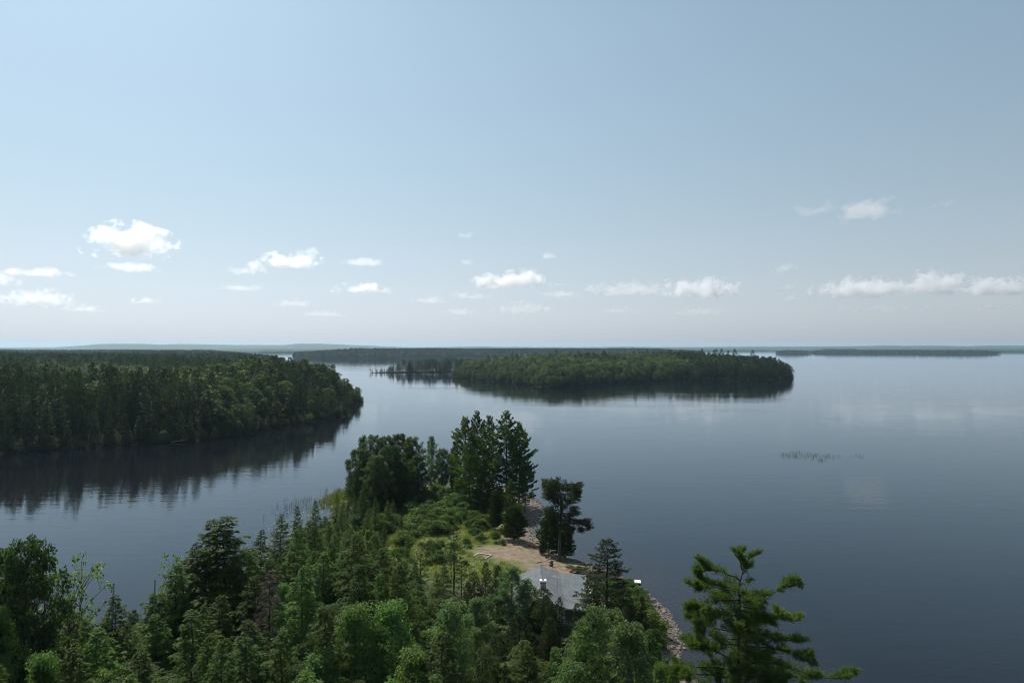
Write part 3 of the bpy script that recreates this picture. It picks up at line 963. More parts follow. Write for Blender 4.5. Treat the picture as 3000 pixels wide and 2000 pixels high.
# --- mainland forest to the horizon -------------------------------------------
pts_s, idx_s, rz_s, sc_s = [], [], [], []
FOR = F_SPR[:2] + F_PIN[:2] + F_LEA + G_CON + G_LEA
for (Y0, Y1, s, far) in ((520, 1000, 6.2, False), (1000, 1600, 7.5, True), (1600, 2600, 11, True), (2600, 4300, 19, True)):
    X, Y = jitter_pts(-0.80 * Y1, -200, Y0, Y1, s, rng)
    d = sdist(MAIN, X, Y)
    k = (d > 2) & in_view(X, Y, 60)
    X, Y, d = X[k], Y[k], d[k]
    Z = main_z(X, Y, d)
    leaf = leafiness(X / 2.2, Y / 2.2, 7) + rng.normal(0, 0.25, len(X))
    n = len(X)
    L = leaf > 0.45
    if far:
        kk = np.where(L, 10 + rng.integers(0, 2, n), 8 + rng.integers(0, 2, n))
    else:
        kk = np.where(L, 4 + rng.integers(0, 4, n), rng.integers(0, 4, n))
    h = np.where(L, rng.uniform(0.75, 1.05, n), rng.uniform(0.62, 1.1, n)) * (1.0 if not far else 0.95)
    w = rng.uniform(0.95, 1.25, n) * (s / 6.5 if far else 1.0) ** 0.8
    pts_s.append(np.stack([X, Y, Z], -1)); idx_s.append(kk); rz_s.append(rng.uniform(0, 6.28, n)); sc_s.append(np.stack([h * w, h * w, h], -1))
forest('forest', 'mixed forest covering the mainland on the left out to the horizon', FOR, np.concatenate(pts_s), np.concatenate(idx_s), np.concatenate(rz_s), np.concatenate(sc_s))

# --- the large island ---------------------------------------------------------
X, Y = jitter_pts(-90, 430, 670, 1280, 7.0, rng)
d = sdist(ISL, X, Y)
k = d > 0.4
X, Y, d = X[k], Y[k], d[k]
Z = isl_z(X, Y, d)
leaf = leafiness(X / 1.5, Y / 1.5, 2) + rng.normal(0, 0.25, len(X)) + np.where(X > 230, -0.5, 0.15) + np.clip(d / 150, 0, 0.35)
shore_front = (d < 26) & (Y < 905) & ~((X > 370))
KIND = F_SPR[:3] + F_PIN + F_LEA
pts_s, idx_s, rz_s, sc_s = [], [], [], []
cnt = {'spruce': 0, 'broad': 0, 'pine': 0}
for i in np.argsort(d):
    x, y, z, di = X[i], Y[i], Z[i], d[i]
    edge = np.clip((di - 2) / 20, 0, 1)
    if leaf[i] > 0.55: kind, kk, h = 'broad', 6 + rng.integers(4), (10 + 8 * edge) * rng.uniform(0.8, 1.15)
    elif x > 200 or rng.random() < 0.3: kind, kk, h = 'pine', 3 + rng.integers(3), (15 + 8 * edge) * rng.uniform(0.8, 1.15)
    else: kind, kk, h = 'spruce', rng.integers(3), (12 + 7 * edge) * rng.uniform(0.75, 1.15)
    w = rng.uniform(0.95, 1.3)
    where = 'low pale bulge' if x < 110 else ('middle' if x < 230 else 'right end')
    if shore_front[i] and cnt[kind] < 60:
        cnt[kind] += 1
        nm, lab = {'spruce': ('spruce_tree', 'conifer'), 'broad': ('broadleaf_tree', 'broadleaf tree'), 'pine': ('pine_tree', 'pine')}[kind]
        q10 = int(np.clip((x / y * F_PX + CX - 1340) / 99.0, 0, 9.99))
        zone = ('in the shore row' if di < 7 else ('in the second row' if di < 14 else 'behind the shore rows')) + ' of the large island, ' + ('at its left end', 'one tenth along', 'two tenths along', 'three tenths along', 'four tenths along', 'halfway along', 'six tenths along', 'seven tenths along', 'eight tenths along', 'at its right end')[q10]
        lab = ('short ' if h < 10 else ('tall ' if h > 19 else '')) + lab
        plant(nm, KIND[kk], {'spruce': 'pointed ', 'broad': 'rounded ', 'pine': 'dark spreading '}[kind] + lab + ' ' + zone, 'tree', {'spruce': 'conifers', 'broad': 'broadleaf trees', 'pine': 'pines'}[kind] + ' on the front shore of the large island', x, y, z, h, w)
    else:
        s = h / KIND[kk]['H']
        pts_s.append((x, y, z)); idx_s.append(kk); rz_s.append(rng.uniform(0, 6.28)); sc_s.append((s * w, s * w, s))
ex = shore_thicket(ISL, isl_z, -100, 400, 670, 1000, 3.2, [0, 1, 2, 3, 6], KIND, 6.0)
pts_s += ex[0]; idx_s += ex[1]; rz_s += ex[2]; sc_s += ex[3]
forest('forest', 'dense mixed forest covering the large island behind its shore trees', KIND, pts_s, idx_s, rz_s, sc_s)
for px in (2008, 2030, 2056, 2092, 2098, 2114, 2134, 2152, 2205):
    D = 1120 + rng.uniform(-25, 25)
    x = (px - CX) / F_PX * D
    z = float(isl_z(np.array([x]), np.array([D]))[0])
    plant('pine_tree', F_PIN[int(rng.integers(3))], 'small pine silhouetted above the back skyline of the large island', 'tree', 'skyline pines of the large island', x, D, z, 38.0 - (2.0 if px == 2008 else 0) + rng.uniform(-2.5, 1.5) - z, 0.8)

# --- the low islet to its left ------------------------------------------------
X, Y = jitter_pts(-230, -60, 1070, 1150, 6.5, rng)
d = sdist(ISL2, X, Y)
k = d > 0.5
X, Y = X[k], Y[k]
for x, y in zip(X, Y):
    if rng.random() < 0.12: continue
    z = float(isl2_z(np.array([x]), np.array([y]))[0])
    q = np.clip((x + 215) / 40, 0.35, 1)
    bushy = rng.random() < 0.55
    tenth = ('at its left end', 'left of its middle', 'right of its middle', 'at its right end')[int(np.clip((x + 225) / 42, 0, 3.99))]
    plant('hemlock_tree' if bushy else 'pine_tree', F_HEM[int(rng.integers(2))] if bushy else F_PIN[int(rng.integers(3))], ('bushy conifer' if bushy else 'slender pine') + ' on the low islet, ' + tenth, 'tree', ('bushy conifers' if bushy else 'pines') + ' on the low islet',
          x, y, z, rng.uniform(11, 18) * q if bushy else rng.uniform(15, 22) * q, 1.45 if bushy else 1.2)

# --- far wooded lands -----------------------------------------------------------
FK = G_CON + G_LEA + F_PIN[:1]
def far_forest(poly, zf, s, band, label, hs=1.0):
    X, Y = jitter_pts(poly[:, 0].min(), poly[:, 0].max(), poly[:, 1].min(), poly[:, 1].max(), s, rng)
    d = sdist(poly, X, Y)
    k = (d > 2) & (d < band) & in_view(X, Y, 200)
    X, Y = X[k], Y[k]
    n = len(X)
    Z = zf(X, Y)
    kk = np.where(rng.random(n) < 0.7, rng.integers(0, 2, n), 2 + rng.integers(0, 3, n))
    h = rng.uniform(0.6, 1.1, n) * hs
    w = rng.uniform(1.0, 1.3, n) * (s / 8.0) ** 0.7
    forest('forest', label, FK, np.stack([X, Y, Z], -1), kk, rng.uniform(0, 6.28, n), np.stack([h * w, h * w, h], -1))
far_forest(FARL, farl_z, 13, 400, 'hazy conifer forest on the far land behind the islands')
for k, poly in enumerate(ISR):
    hh = (9, 8, 1.5)[k]
    far_forest(poly, lambda X, Y, poly=poly, hh=hh: 1 + hh * np.clip(sdist(poly, X, Y) / 100, 0, 1), (14, 16, 10)[k], 150,
               ('hazy trees on the far islet across the open lake', 'hazy forest on the long far island across the open lake', 'hazy trees on the tiny far islet')[k], (0.8, 0.8, 0.4)[k])

# ------------------------------------------------------------------ the near point: trees one can pick out
HEM, SPRC, THIN, PIN, CED, MAP, ASP, OAK, SAP = P_HEM, P_SPR, P_SPARSE, P_PIN, P_CED, P_MAP, P_ASP, P_OAK, P_SAP
T = 'tree'
# tall pines and broadleaf trees at the end of the point
for px, py, D, w, k, lab in (
        (1366, 1215, 176, 0.95, 0, 'tall white pine at the left of the pine group on the point'),
        (1398, 1200, 180, 0.75, 1, 'thin topped white pine in the middle of the pine group on the point'),
        (1436, 1212, 172, 0.85, 2, 'white pine with a bare lower trunk in the pine group on the point'),
        (1484, 1198, 168, 1.0, 0, 'tallest white pine on the lake side of the pine group'),
        (1520, 1232, 171, 0.85, 1, 'white pine hanging over the beach at the end of the point'),
        (1375, 1290, 164, 0.95, 1, 'lower pine filling the front of the pine group'),
        (1420, 1330, 160, 0.95, 2, 'low dark pine in the shade of the pine group'),
        (1538, 1330, 164, 0.95, 0, 'lower pine reaching out over the curved beach'),
        (1495, 1400, 158, 1.0, 1, 'low pine behind the bushy cedar'),
        (1335, 1290, 188, 0.95, 2, 'shorter pine behind the pine group on the point')):
    plant_px('pine_tree', PIN[k], lab, T, 'pines at the end of the point', px, py, D, w, rz=k * 1.3 + px * 0.01)
for px, py, D, w, k, lab in (
        (1085, 1270, 172, 0.95, 0, 'leafy dark green oak at the left of the broadleaf clump on the point'),
        (1128, 1274, 176, 0.85, 1, 'tall leafy tree in the middle of the broadleaf clump on the point'),
        (1172, 1266, 180, 0.90, 2, 'tall rounded leafy tree left of the slim sapling on the point'),
        (1208, 1276, 176, 0.85, 0, 'dark leafy tree right in the broadleaf clump on the point'),
        (1060, 1310, 166, 1.0, 1, 'leafy tree at the far left of the broadleaf clump'),
        (1145, 1300, 166, 1.0, 0, 'leafy tree filling the front of the broadleaf clump'),
        (1225, 1330, 168, 0.95, 2, 'leafy tree at the right foot of the broadleaf clump'),
        (1110, 1330, 160, 1.0, 2, 'lower leafy tree in front of the broadleaf clump on the point'),
        (1190, 1350, 164, 0.8, 1, 'lower dark leafy tree above the shrubs on the point'),
        (1296, 1312, 186, 0.85, 1, 'pale leafy tree between the broadleaf clump and the pines'),
        (1330, 1345, 182, 0.75, 0, 'small leafy tree under the left side of the pine group')):
    plant_px('oak_tree', OAK[k], lab, T, 'broadleaf trees at the end of the point', px, py, D, w)
plant_px('aspen_tree', ASP[0], 'slim open crowned aspen rising between the two tree groups on the point', T, None, 1262, 1275, 184, 0.75)
for px, py, D, w, k, lab in (
        (1046, 1356, 160, 0.53, 0, 'dark narrow cedar left of the broadleaf clump on the point'),
        (1018, 1402, 156, 0.77, 1, 'bushy dark hemlock on the left edge of the point'),
        (985, 1440, 150, 0.77, 2, 'drooping hemlock overhanging the marsh grass on the left shore'),
        (1062, 1420, 148, 0.81, 3, 'dark hemlock below the broadleaf clump'),
        (1100, 1452, 140, 0.77, 4, 'hemlock standing left of the reddish boulder'),
        (1150, 1455, 150, 0.64, 1, 'dark shaded hemlock under the broadleaf clump'),
        (1005, 1468, 138, 0.85, 0, 'hemlock right of the reeds on the left edge of the point'),
        (1082, 1488, 130, 0.85, 1, 'hemlock in the dark row below the broadleaf clump'),
        (1135, 1462, 146, 0.80, 2, 'hemlock at the right end of the dark row below the broadleaf clump'),
        (1040, 1448, 152, 0.80, 3, 'hemlock at the left foot of the broadleaf clump'),
        (1178, 1505, 138, 0.75, 0, 'hemlock above left of the reddish boulder'),
        (1196, 1560, 122, 0.70, 1, 'low hemlock at the left edge of the yellow grass'),
        (1108, 1402, 158, 0.80, 2, 'hemlock against the dark front of the broadleaf clump')):
    plant_px('hemlock_tree', HEM[k], lab, T, 'hemlocks on the left side of the point', px, py, D, w)
plant_px('cedar_tree', CED[0], 'dense bushy cedar beside the gravel clearing', T, None, 1506, 1476, 139, 1.2)
plant_px('cedar_tree', CED[1], 'dark narrow cedar left of the bushy cedar at the clearing', T, None, 1452, 1440, 146, 0.62)
plant_px('cedar_tree', CED[1], 'bright green cedar behind the odd square topped spruce', T, None, 1608, 1505, 130, 0.95)
plant_px('cedar_tree', CED[0], 'small cedar at the waterline right of the tall bare trunk', T, None, 1656, 1525, 129, 0.8)
plant_px('cedar_tree', CED[0], 'low dark cedar bush on the bank beside the red canoe', T, None, 1588, 1592, 130, 1.0, hmax=3.6)
plant_px('oak_tree', OAK[1], 'dark green oak at the left picture edge with a leaning top', T, None, 72, 1572, 60, 0.62)
plant_px('oak_tree', OAK[2], 'dark green oak cut by the left picture edge', T, None, -25, 1600, 62, 0.8)
# foreground individuals
for px, py, D, w, k, lab in (
        (668, 1508, 76, 1.55, 0, 'big double topped hemlock rising against the water, taller tip'),
        (612, 1516, 77, 1.45, 1, 'left tip of the big double topped hemlock pair'),
        (540, 1640, 72, 1.16, 2, 'hemlock filling the left flank of the double topped pair'),
        (452, 1735, 70, 0.95, 2, 'hemlock around the foot of the short bare snag'),
        (575, 1585, 75, 1.16, 3, 'hemlock just left below the double tip'),
        (712, 1600, 74, 1.16, 4, 'hemlock just right below the double tip'),
        (745, 1680, 70, 1.08, 0, 'low hemlock between the double tip and the dead brown tree'),
        (1215, 1640, 98, 1.00, 1, 'hemlock in front of the left part of the yellow grass'),
        (1275, 1668, 94, 1.00, 2, 'hemlock in front of the bare post'),
        (1305, 1645, 97, 0.92, 3, 'hemlock in front of the right part of the yellow grass'),
        (830, 1500, 108, 0.96, 3, 'hemlock at the left shore with its tip over the lily pads'),
        (872, 1478, 112, 0.58, 4, 'dark narrow hemlock tip on the left shore'),
        (925, 1462, 126, 0.85, 0, 'hemlock beside the marsh grass on the left shore'),
        (775, 1545, 98, 0.92, 1, 'hemlock overhanging the water right of the double topped pair'),
        (960, 1520, 105, 0.92, 2, 'hemlock in the middle of the left slope'),
        (1055, 1545, 104, 0.69, 3, 'hemlock below the shaded end of the shrubs'),
        (1130, 1530, 116, 0.65, 4, 'hemlock tip just left of the reddish boulder'),
        (860, 1590, 88, 0.92, 0, 'broad hemlock behind the dead brown tree'),
        (1020, 1620, 88, 0.92, 1, 'broad hemlock in the middle of the foreground'),
        (1120, 1610, 96, 0.69, 2, 'hemlock left of the yellow grass'),
        (335, 1738, 62, 1.0, 3, 'hemlock under the broken bare snag at the left'),
        (1175, 1650, 88, 0.69, 4, 'hemlock in front of the yellow grass'),
        (1720, 1690, 94, 0.65, 2, 'pale green hemlock at the right corner of the cabin roof'),
        (1240, 1740, 74, 0.69, 0, 'hemlock right of the foreground maple')):
    plant_px('hemlock_tree', HEM[k], lab, T, 'hemlocks in the foreground canopy', px, py, D, w)
for px, py, D, w, k, lab in (
        (1775, 1572, 96, 1.7, 1, 'tall dark spruce at the right of the cabin roof'),
        (1812, 1700, 99, 1.1, 0, 'dark spruce just right of the tall dark spruce, below the white raft'),
        (1848, 1745, 95, 1.0, 2, 'low spruce between the tall dark spruce and the stony beach'),
        (1745, 1715, 93, 1.0, 0, 'dark spruce left of the foot of the tall dark spruce'),
        (1600, 1738, 89, 1.1, 2, 'small dark spruce just below the chimney'),
        (1612, 1752, 87, 1.0, 1, 'small dark spruce before the middle of the near roof edge'),
        (1565, 1752, 88, 1.0, 0, 'small dark spruce before the left end of the near roof edge'),
        (1424, 1640, 92, 0.75, 0, 'small dark spruce tip in front of the gravel clearing'),
        (1592, 1712, 86, 1.2, 2, 'dark spruce covering the lower left of the cabin roof'),
        (1388, 1668, 92, 1.0, 2, 'spruce in front of the plank rectangle'),
        (1640, 1742, 84, 0.8, 1, 'small spruce tip below the roof antenna'),
        (1690, 1760, 84, 0.9, 0, 'dark spruce in front of the near roof edge'),
        (1520, 1790, 72, 1.15, 2, 'yellowish dark spruce in the middle of the foreground'),
        (1610, 1800, 72, 1.1, 0, 'dark spruce below the cabin'),
        (1370, 1700, 82, 0.8, 1, 'slim spruce left of the pale aspen'),
        (1880, 1740, 92, 0.65, 2, 'slim young spruce at the top of the stony beach'),
        (1830, 1770, 84, 0.9, 1, 'dark spruce left of the stony beach')):
    plant_px('spruce_tree', SPRC[k], lab, T, 'spruces around the cabin', px, py, D, w)
plant_px('spruce_tree', THIN[0], 'thin spruce with long bare side branches in front of the clearing', T, None, 1330, 1532, 104, 1.15)
plant_px('spruce_tree', THIN[1], 'slim dark spruce left of the bare post', T, None, 1232, 1582, 100, 0.9)
plant_px('spruce_tree', THIN[0], 'thin spruce below the long branched one', T, None, 1350, 1625, 92, 0.9)
for px, py, D, w, k, lab in (
        (1500, 1652, 90, 1.25, 0, 'pale leafy aspen left of the cabin roof'),
        (1455, 1648, 92, 0.9, 1, 'slim tip of the pale aspen clump by the clearing'),
        (1400, 1745, 76, 1.1, 1, 'pale leafy aspen below the aspen clump'),
        (1542, 1692, 89, 1.15, 0, 'pale aspen touching the left edge of the cabin roof'),
        (1850, 1850, 64, 1.0, 1, 'pale green aspen at the lower right')):
    plant_px('aspen_tree', ASP[k], lab, T, 'aspens around the cabin', px, py, D, w)
for px, py, D, w, k, lab in (
        (1048, 1752, 56, 1.0, 0, 'bright green maple with a pointed top in the foreground'),
        (1130, 1752, 57, 0.95, 1, 'bright green maple right of the pointed one in the foreground'),
        (960, 1890, 50, 1.0, 2, 'bright green maple at the bottom edge left of the pair'),
        (1225, 1890, 51, 0.95, 0, 'bright green maple low at the bottom edge right of the pair'),
        (1880, 1848, 60, 0.7, 1, 'bright green maple beside the stony beach'),
        (1780, 1915, 55, 0.6, 2, 'green maple at the bottom edge below the cabin'),
        (1930, 1925, 56, 0.6, 0, 'low bright maple left of the big pine'),
        (150, 1900, 47, 0.7, 1, 'bright maple low at the bottom left')):
    plant_px('maple_tree', MAP[k], lab, T, 'maples in the foreground', px, py, D, w)
for px, py, D, w, k, lab in (
        (240, 1618, 66, 0.8, 0, 'thin sparse leaved sapling standing against the water'),
        (145, 1640, 64, 0.8, 1, 'sparse leaved sapling beside the left maple'),
        (200, 1670, 63, 0.8, 2, 'low sparse leaved sapling between the two taller ones'),
        (505, 1612, 74, 0.7, 1, 'sparse sapling at the left flank of the double topped hemlock')):
    plant_px('sapling', SAP[k], lab, T, 'saplings by the left water edge', px, py, D, w)

# canopy filling the foreground
MARKS = [('the dead brown tree', 793, 1690), ('the double topped hemlock', 645, 1530), ('the broken bare snag', 335, 1690), ('the cabin chimney', 1590, 1690), ('the pointed maple', 1048, 1752),
         ('the pale aspens', 1490, 1660), ('the tall dark spruce', 1775, 1572), ('the stony beach', 1960, 1840), ('the bare post', 1247, 1600),
         ('the lower left corner', 40, 1960), ('the marsh grass', 960, 1470), ('the lily pads', 770, 1580), ('the sparse saplings', 200, 1640), ('the white raft', 1860, 1702),
         ('the grey dead conifer', 1360, 1850), ('the oak clump', 1130, 1290), ('the yellowish dark spruce', 1520, 1790), ('the gravel clearing', 1450, 1640)]


SHRUB_MARKS = [('the reddish boulder', 1222, 1565), ('the bushy cedar', 1505, 1530), ('the oak clump', 1150, 1400), ('the tall pines', 1440, 1420), ('the slim aspen', 1262, 1350), ('the bare red soil', 1425, 1500), ('the gravel clearing', 1440, 1620), ('the stony beach', 1930, 1810), ('the bare post', 1247, 1600)]


def relate(px, py, marks=None):
    nm, mx, my = min(marks or MARKS, key=lambda q: math.hypot(px - q[1], py - q[2]))
    dx, dy = px - mx, py - my
    r = math.hypot(dx, dy)
    side = ('left of ' if dx < 0 else 'right of ') if abs(dx) > abs(dy) else ('above ' if dy < 0 else 'below ')
    if side in ('above ', 'below ') and abs(dx) > 0.45 * abs(dy): side = ('left ' if dx < 0 else 'right ') + side
    return ('just ' if r < 50 else ('a little ' if r < 100 else ('some way ' if r < 160 else 'well '))) + side + nm


skyl = np.array([(-200, 1700), (0, 1760), (100, 1790), (250, 1775), (330, 1790), (440, 1765), (520, 1760), (600, 1740), (740, 1690), (790, 1600), (850, 1540), (930, 1510),
                 (1000, 1500), (1090, 1540), (1180, 1620), (1280, 1730), (1400, 1790), (1540, 1830), (1640, 1830), (1720, 1800), (1780, 1740), (1850, 1800), (1900, 1830), (1950, 1960), (2000, 2100)], float)
rng = np.random.default_rng(33)
X, Y = jitter_pts(-66, 24, 38, 152, 4.7, rng)
d = sdist(NEAR, X, Y)
px_ = X / Y * F_PX + CX
keep = (d > 2.5) & (px_ > -220) & (px_ < 1990)
keep &= ~((X > -1) & (X < 14) & (Y > 91) & (Y < 112))          # the cabin
keep &= ~((px_ > 1190 - np.clip(Y - 110, 0, 40) * 2.5) & (Y > 100) & (X < 12.5)) & ~((X > 12) & (Y > 113))   # the clearing, the bank
for x, y, p in zip(X[keep], Y[keep], px_[keep]):
    lim = CAM_H - (np.interp(p, skyl[:, 0], skyl[:, 1]) + rng.uniform(0, 60) - HOR) / F_PX * y
    if y < 67.5 and abs(p - 793) < 60 + 260 / y * 4: lim = min(lim, CAM_H - (1835 - HOR) / F_PX * y)
    if y < 58 and 930 < p < 1275: lim = min(lim, CAM_H - (1975 - HOR) / F_PX * y)
    g = gz(x, y)
    h = min(rng.uniform(11, 19.5), lim - g)
    if h < 3: continue
    r = rng.random()
    right = p > 1330
    rel = relate(p, HOR + (CAM_H - g - h) / y * F_PX)
    where = 'left of the dead brown tree' if p < 760 else ('between the dead tree and the cabin' if p < 1400 else 'below and right of the cabin')
    if (not right and r < 0.88) or (right and r < 0.30):
        plant('hemlock_tree', HEM[int(rng.integers(5))], 'feathery green hemlock in the canopy, ' + rel, T, 'hemlocks of the foreground canopy', x, y, g, h, rng.uniform(0.75, 1.12) * (18 / max(h, 9)) ** 0.6)
    elif r < (0.93 if not right else 0.72):
        plant('spruce_tree', SPRC[int(rng.integers(3))], 'dark spruce in the canopy, ' + rel, T, 'spruces of the foreground canopy', x, y, g, h, rng.uniform(0.9, 1.2))
    elif right:
        plant('aspen_tree', ASP[int(rng.integers(2))], 'pale leafy aspen in the canopy, ' + rel, T, 'aspens of the foreground canopy', x, y, g, h, rng.uniform(0.7, 0.95))
    else:
        plant('maple_tree', MAP[int(rng.integers(3))], 'leafy maple in the canopy, ' + rel, T, 'maples of the foreground canopy', x, y, g, h, rng.uniform(0.6, 0.8))

# ------------------------------------------------------------------ trees traced one by one


def px3(px, py, D):
    return np.array([(px - CX) / F_PX * D, D, CAM_H - (py - HOR) / F_PX * D])


def big_pine():
    """the irregular white pine at the lower right"""
    rng = np.random.default_rng(77)
    D = 60.0
    zc = lambda x, y: (1700 + x / 2.613, 1500 + y / 2.613)
    foot = px3(*zc(1195, 1300), D)
    bx = foot[0]; bz = gz(bx, D)
    tr = [(1195, 2600), (1197, 1800), (1205, 1300), (1205, 1130), (1212, 900), (1215, 730), (1210, 560), (1240, 440), (1285, 345), (1350, 312)]
    tp = [px3(*zc(*q), D) for q in tr]
    tp = [np.array([bx, D, bz])] + [p for p in tp if p[2] > bz + 1.5]
    tp = np.array(tp)
    H = tp[-1][2] - bz
    trunk = (tp, np.maximum(0.30 * (1 - (tp[:, 2] - bz) / H) ** 0.75, 0.05))
    B = [([(1215, 520), (1100, 450), (985, 440), (922, 378)], .5, .55), ([(1215, 570), (1010, 535), (940, 505), (885, 440)], -.9, .62), ([(1212, 600), (1050, 575), (940, 600), (852, 570)], .9, .65),
         ([(1212, 665), (1030, 640), (900, 680), (828, 665)], -1.6, .8), ([(1214, 690), (1380, 645), (1530, 600), (1640, 520), (1685, 565)], .6, .72), ([(1214, 740), (1300, 750), (1405, 790)], -1.5, .8),
         ([(1212, 800), (1080, 740), (950, 790), (865, 850)], -1.4, .9), ([(1212, 900), (1350, 865), (1500, 815), (1600, 830), (1690, 825)], .8, .75), ([(1212, 900), (1020, 900), (930, 830), (885, 860)], 1.6, .9),
         ([(1210, 950), (1360, 900), (1480, 950), (1690, 955)], -.6, .7), ([(1210, 1010), (1400, 1000), (1560, 1030), (1700, 1062)], -1.8, 1.0), ([(1208, 1010), (1050, 980), (900, 1010), (812, 960)], -1.2, .9),
         ([(1206, 1130), (1000, 1070), (860, 1040)], 1.8, 1.0), ([(1206, 1150), (1450, 1120), (1700, 1190), (1850, 1230), (2045, 1170)], -1.2, .85), ([(1205, 1200), (900, 1140), (710, 1160), (600, 1235)], -1.7, 1.1),
         ([(1205, 1260), (820, 1230), (640, 1270)], .9, 1.1), ([(1205, 1260), (1500, 1270), (1780, 1300)], 1.4, 1.0), ([(1205, 1340), (900, 1330), (650, 1380)], -2.2, 1.1), ([(1205, 1330), (1500, 1330), (1820, 1390)], -1.5, 1.1),
         ([(1212, 640), (1250, 600), (1290, 620)], -2.0, .6), ([(1212, 860), (1180, 800), (1120, 820)], -2.8, .9), ([(1208, 1060), (1260, 1000), (1330, 1040)], -3.0, 1.0), ([(1206, 1180), (1130, 1120), (1080, 1150)], -3.4, 1.1),
         ([(1206, 1240), (1330, 1190), (1420, 1230)], -3.4, 1.1), ([(1212, 760), (1180, 700), (1100, 700)], 2.4, .8), ([(1208, 1000), (1260, 940), (1350, 930)], 2.6, .9), ([(1205, 1300), (1150, 1250), (1010, 1290)], -4.0, 1.2),
         ([(1205, 1300), (1300, 1260), (1450, 1300)], 3.5, 1.2), ([(1214, 480), (1262, 430), (1300, 412)], .3, .45), ([(1245, 440), (1215, 350), (1222, 322)], .2, .4), ([(1205, 1420), (1000, 1400), (800, 1450)], -2, 1.1), ([(1205, 1420), (1400, 1390), (1650, 1450)], 2, 1.1)]
    Fo, Ti, limbs = [], [], []
    def brush(pts, thick, dens, tb0):
        Ls = np.linalg.norm(np.diff(pts, axis=0), axis=1).sum()
        n = max(6, int(Ls * dens))
        cen = 0.2 + 0.8 * rng.random(max(3, int(Ls * 2.6))) ** 0.8
        cen[0] = 0.97
        u = np.clip(cen[rng.integers(0, len(cen), n)] + rng.normal(0, 0.16 / max(Ls, 1.0), n), 0.15, 1.0)
        p, tg = along(pts, u)
        off = rand_dirs(rng, n) * (thick * (0.35 + 0.65 * np.sin(np.pi * np.clip(u, 0, 0.95) ** 0.8)) * rng.random(n) ** 0.5)[:, None]
        off[:, 2] *= 0.55
        sd = unit(tg * 0.8 + off * 0.9 + UP * 0.28 + rng.normal(0, 0.25, (n, 3)))
        for a in range(0, n, 6):
            limbs.append((np.array([p[a], p[a] + off[a] * 0.8]), np.array([0.018, 0.006])))
        spray_blades(rng, p + off * 0.7, sd, rng.uniform(0.2, 0.65, n), 11, 0.27, 0.034, 'pine', Fo, Ti, tb0 + rng.normal(0, 0.24, n))
    for q, dy, th in B:
        pts = np.array([px3(*zc(*p), D) for p in q])
        s = np.linspace(0, 1, len(pts))
        pts[:, 1] += dy * s * 1.0
        pts[0, 0] = np.interp(pts[0, 2], tp[:, 2], tp[:, 0])
        f = np.linspace(0, 1, 12)
        fine = np.stack([np.interp(f, s, pts[:, c]) for c in range(3)], -1)
        fine[1:-1] = (fine[:-2] + fine[1:-1] * 2 + fine[2:]) / 4
        fine[1:] += rng.normal(0, 0.05, (11, 3))
        limbs.append((fine, np.maximum(0.075 * (1.05 - f), 0.012)))
        yellow = 0.45 if q[-1] == (1690, 825) else 0.0
        brush(fine, th * 0.9, 50, 0.42 + yellow)
        # side shoots
        for _ in range(int(3 + 3 * th)):
            u = rng.uniform(0.35, 0.85)
            p0, tg = along(fine, np.array([u]))
            dirn = unit(tg[0] * 0.8 + rng.normal(0, 0.6, 3) * np.array([1, 1, 0.35]) + UP * 0.15)
            ln = rng.uniform(0.7, 1.6) * th
            sp = p0[0] + dirn * np.linspace(0, ln, 6)[:, None] + UP * (0.12 * np.linspace(0, 1, 6) ** 2 * ln)[:, None]
            limbs.append((sp, np.linspace(0.03, 0.008, 6)))
            brush(sp, 0.45 * th, 55, 0.42 + yellow)
    brush(tp[-4:], 0.35, 30, 0.45)
    for k in range(64):
        zt = np.interp(k / 64, [0, 1], [tp[-1][2] - 2.6, tp[-1][2] - 15.0])
        ln = np.interp(k / 64, [0, 0.35, 1], [1.3, 3.0, 5.2]) * rng.uniform(0.55, 1.1)
        az = k * 2.4 + rng.normal(0, 0.4)
        if abs(math.cos(az)) > 0.8: ln *= 0.75
        x0 = np.array([np.interp(zt, tp[:, 2], tp[:, 0]), D, zt])
        f = np.linspace(0, 1, 9)
        pts = x0 + np.array([math.cos(az), math.sin(az), 0]) * (ln * f)[:, None] + UP * (ln * (0.05 * f + 0.16 * f ** 2.5))[:, None] + rng.normal(0, 0.05, (9, 3)) * f[:, None]
        limbs.append((pts, np.maximum(0.05 * (1.05 - f), 0.01)))
        brush(pts, 0.8, 26, 0.42)
    org = np.array([bx, D, bz])
    Fo = [f - org for f in Fo]
    limbs = [(p - org, r) for p, r in limbs]
    pr = finish('big_pine', Fo, Ti, limbs, (trunk[0] - org, trunk[1]), M_PIN2, M_BARK2)
    r = empty('pine_tree', tuple(org))
    tag(r, 'big irregular white pine with long upswept arms at the lower right', T)
    obj('trunk', pr['trunk'], r); obj('crown', pr['crown'], r)


big_pine()


